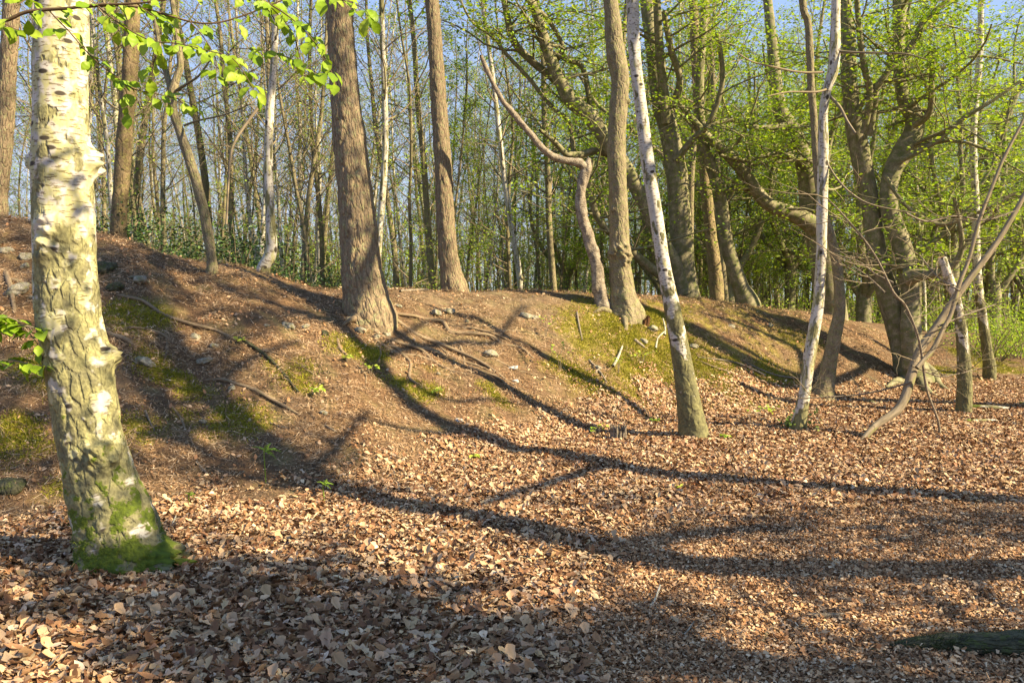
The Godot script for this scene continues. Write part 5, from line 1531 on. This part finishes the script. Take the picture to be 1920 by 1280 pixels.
# ------------------------------------------------------------------ what lies on the ground: leaves, crumbs, needles, moss
func scatter(called: String, label: String, meshes: Array, count: int, where: Callable, mat_name: String) -> void:
	var whole := Node3D.new()
	whole.name = numbered(called)
	add_child(whole)
	tag(whole, label, "litter" if called != "moss" else "moss", "", "stuff")
	var lists := []
	for k in meshes.size(): lists.append([])
	var placed := 0
	var tries := 0
	while placed < count and tries < count * 12:
		tries += 1
		var q: Array = where.call()
		if q.is_empty(): continue
		lists[rng.randi() % meshes.size()].append(q)
		placed += 1
	for k in meshes.size():
		var mm := MultiMesh.new()
		mm.transform_format = MultiMesh.TRANSFORM_3D
		mm.use_colors = true
		mm.mesh = meshes[k]
		mm.instance_count = lists[k].size()
		for j in lists[k].size():
			mm.set_instance_transform(j, lists[k][j][0])
			mm.set_instance_color(j, lists[k][j][1])
		var o := MultiMeshInstance3D.new()
		o.name = "pieces"
		o.multimesh = mm
		o.material_override = M[mat_name]
		o.set_meta("kind", "stuff")
		whole.add_child(o, true)

func lay(x: float, z: float, lift: float, s: float) -> Transform3D:
	var n := gn(x, z)
	n = (n + Vector3(rng.randfn(), 0, rng.randfn()) * 0.08).normalized()
	var t := n.cross(Vector3(cos(rng.randf() * TAU), 0, sin(rng.randf() * TAU))).normalized()
	return Transform3D(Basis(t * s, n * s, t.cross(n) * s), gp(x, z) + n * lift)

func spot(near: float, far: float, power: float) -> Vector2:
	var d := lerpf(near, far, pow(rng.randf(), power))
	var a := rng.randf_range(-0.80, 0.86)
	return Vector2(a * d + rng.randf_range(-0.5, 0.5), -d)

func build_litter() -> void:
	var brown := [Color(0.46, 0.285, 0.165), Color(0.54, 0.385, 0.245), Color(0.31, 0.165, 0.085), Color(0.20, 0.10, 0.052), Color(0.66, 0.51, 0.365), Color(0.40, 0.21, 0.105), Color(0.25, 0.15, 0.09), Color(0.52, 0.34, 0.20), Color(0.11, 0.06, 0.035), Color(0.42, 0.30, 0.20), Color(0.34, 0.19, 0.10), Color(0.24, 0.125, 0.065), Color(0.50, 0.33, 0.20)]
	var clumps := []
	for k in 8:
		var mb := MB.new()
		for q in 30:
			var a := rng.randf() * TAU
			var r := 0.15 * sqrt(rng.randf())
			var lean := 0.25 if q % 4 < 3 else 0.7
			var up := Vector3(rng.randfn() * lean, 1, rng.randfn() * lean).normalized()
			var ld := Vector3(rng.randfn(), 0, rng.randfn()).normalized()
			ld = (ld - up * ld.dot(up)).normalized()
			var s := lerpf(0.016, 0.068, pow(rng.randf(), 2.0))
			var c0: Color = brown[rng.randi() % brown.size()]
			var w := rng.randf_range(0.75, 1.2)
			var prof := []
			var oak := rng.randf() < 0.4 and s > 0.04
			for j in 6:
				var e: float = [0.08, 0.6, 1.0, 0.95, 0.6, 0.04][j] if not oak else [0.1, 0.42, 0.95, 0.6, 0.9, 0.2][j]
				prof.append([e * rng.randf_range(0.6, 1.2), e * rng.randf_range(0.6, 1.2)])
			mb.leaf_dry(Vector3(cos(a) * r, rng.randf_range(0.0, 0.03), sin(a) * r) - ld * s * 0.5, ld, up, s, rng.randf_range(0.45, 0.8), rng.randf_range(-0.6, 0.8), rng.randf_range(-0.45, 0.55), c0 * w, prof)
		clumps.append(mb.mesh())
	scatter("leaf_litter", "fallen brown beech and oak leaves covering the glade", clumps, 19000, func():
		var p := spot(2.2, 19.0, 1.0)
		if rng.randf() > leafy(p.x, p.y): return []
		# the trodden ground at the right foreground keeps only crumbs
		var trod := clampf((p.x + 0.12 * p.y + 1.0) * 0.9 + 0.5 * nz.patch.get_noise_2d(p.x * 3.0, p.y * 3.0), 0, 1) * clampf((6.5 + p.y + 0.25 * p.x) * 0.8, 0, 1)
		if rng.randf() < trod: return []
		var t := rng.randf_range(0.75, 1.15)
		var big := 1.0 + 0.25 * clampf((5.5 + p.y) * 0.6, 0, 1) * clampf(0.5 - p.x, 0, 1)
		return [lay(p.x, p.y, 0.004, rng.randf_range(0.8, 1.15) * big), Color(t, t * rng.randf_range(0.94, 1.03), t * rng.randf_range(0.88, 1.02))], "litter")
	var crumbs := []
	for k in 5:
		var mb := MB.new()
		for q in 60:
			var a := rng.randf() * TAU
			var r := 0.16 * sqrt(rng.randf())
			var up := Vector3(rng.randfn() * 0.5, 1, rng.randfn() * 0.5).normalized()
			var ld := Vector3(rng.randfn(), 0, rng.randfn()).normalized()
			ld = (ld - up * ld.dot(up)).normalized()
			var s := rng.randf_range(0.008, 0.028)
			var c0: Color = brown[rng.randi() % brown.size()]
			var x := ld.cross(up) * s * rng.randf_range(0.12, 0.5)
			var p := Vector3(cos(a) * r, rng.randf_range(0.002, 0.014), sin(a) * r)
			mb.tri(p - ld * s * 0.5 - x * 0.5, p + ld * s * 0.5, p - ld * s * 0.3 + x, c0)
			mb.tri(p - ld * s * 0.5 - x * 0.5, p + ld * s * 0.4 - x * 0.8, p + ld * s * 0.5, c0)
		crumbs.append(mb.mesh())
	scatter("leaf_crumbs", "broken leaf crumbs and husks on the trodden ground", crumbs, 20000, func():
		var p := spot(2.2, 17.0, 1.15)
		var l := leafy(p.x, p.y)
		if rng.randf() > l * 0.9 + 0.06: return []
		var t := rng.randf_range(0.7, 1.1)
		return [lay(p.x, p.y, 0.002, rng.randf_range(0.8, 1.2)), Color(t, t * 0.97, t * 0.9)], "litter")
	var straw := []
	for k in 5:
		var mb := MB.new()
		for q in 30:
			var a := rng.randf() * TAU
			var r := 0.2 * sqrt(rng.randf())
			var ld := Vector3(rng.randfn(), rng.randfn() * 0.12, rng.randfn()).normalized()
			var s := rng.randf_range(0.03, 0.1)
			var x := ld.cross(Vector3.UP).normalized() * rng.randf_range(0.0015, 0.004)
			var p := Vector3(cos(a) * r, rng.randf_range(0.003, 0.014), sin(a) * r)
			var c0: Color = [Color(0.28, 0.175, 0.09), Color(0.19, 0.115, 0.06), Color(0.44, 0.32, 0.2), Color(0.11, 0.07, 0.04), Color(0.24, 0.145, 0.075)][q % 5]
			mb.tri(p - ld * s * 0.5 - x, p + ld * s * 0.5, p - ld * s * 0.5 + x, c0)
		straw.append(mb.mesh())
	scatter("needle_litter", "reddish pine needles and bits of twig strewn over the bank", straw, 11000, func():
		var p := spot(5.5, 17.0, 0.9)
		if rng.randf() < leafy(p.x, p.y) * 0.9: return []
		if rng.randf() < moss_at(p.x, p.y) * 0.7: return []
		if rng.randf() < 0.35 + nz.patch.get_noise_2d(p.x * 2.5, p.y * 2.5) * 1.3: return []
		var t := rng.randf_range(0.75, 1.2)
		return [lay(p.x, p.y, 0.002, rng.randf_range(0.8, 1.3)), Color(t, t, t)], "needles")
	# single leaves that blew onto the bank
	var single := []
	for k in 3:
		var mb := MB.new()
		for q in 3:
			var up := Vector3(rng.randfn() * 0.4, 1, rng.randfn() * 0.4).normalized()
			var ld := Vector3(rng.randfn(), 0, rng.randfn()).normalized()
			ld = (ld - up * ld.dot(up)).normalized()
			mb.leaf8(Vector3(rng.randfn() * 0.12, 0.01, rng.randfn() * 0.12), ld, up, rng.randf_range(0.03, 0.06), 0.6, rng.randf_range(-0.3, 0.5), rng.randf_range(-0.3, 0.4), brown[[0, 2, 5, 7, 9, 10][rng.randi() % 6]])
		single.append(mb.mesh())
	scatter("blown_leaves", "scattered dry leaves caught on the bank", single, 1000, func():
		var p := spot(6.0, 17.0, 0.9)
		if leafy(p.x, p.y) > 0.5: return []
		return [lay(p.x, p.y, 0.003, 1.0), Color.WHITE], "litter")
	var tufts := []
	for k in 3:
		var mb := MB.new()
		for q in 40:
			var a := rng.randf() * TAU
			var r := 0.09 * sqrt(rng.randf())
			var p := Vector3(cos(a) * r, 0, sin(a) * r)
			var d := Vector3(rng.randfn() * 0.6, 1, rng.randfn() * 0.6).normalized()
			var x := d.cross(Vector3(rng.randfn(), 0, rng.randfn()).normalized()).normalized() * 0.004
			mb.tri(p - x, p + d * rng.randf_range(0.012, 0.032), p + x, [Color(0.34, 0.31, 0.03), Color(0.26, 0.25, 0.025), Color(0.40, 0.35, 0.05), Color(0.17, 0.19, 0.02)][q % 4])
		tufts.append(mb.mesh())
	scatter("moss", "yellow-green moss cushions on the bank", tufts, 5000, func():
		var s: Array = moss_spots[rng.randi() % moss_spots.size()]
		var x: float = s[0].x + rng.randfn() * s[1] * 0.6
		var z: float = s[0].z + rng.randfn() * s[1] * 0.6
		if rng.randf() > moss_at(x, z) * 0.95: return []
		return [lay(x, z, 0.0, rng.randf_range(0.7, 1.3)), Color.WHITE], "litter")
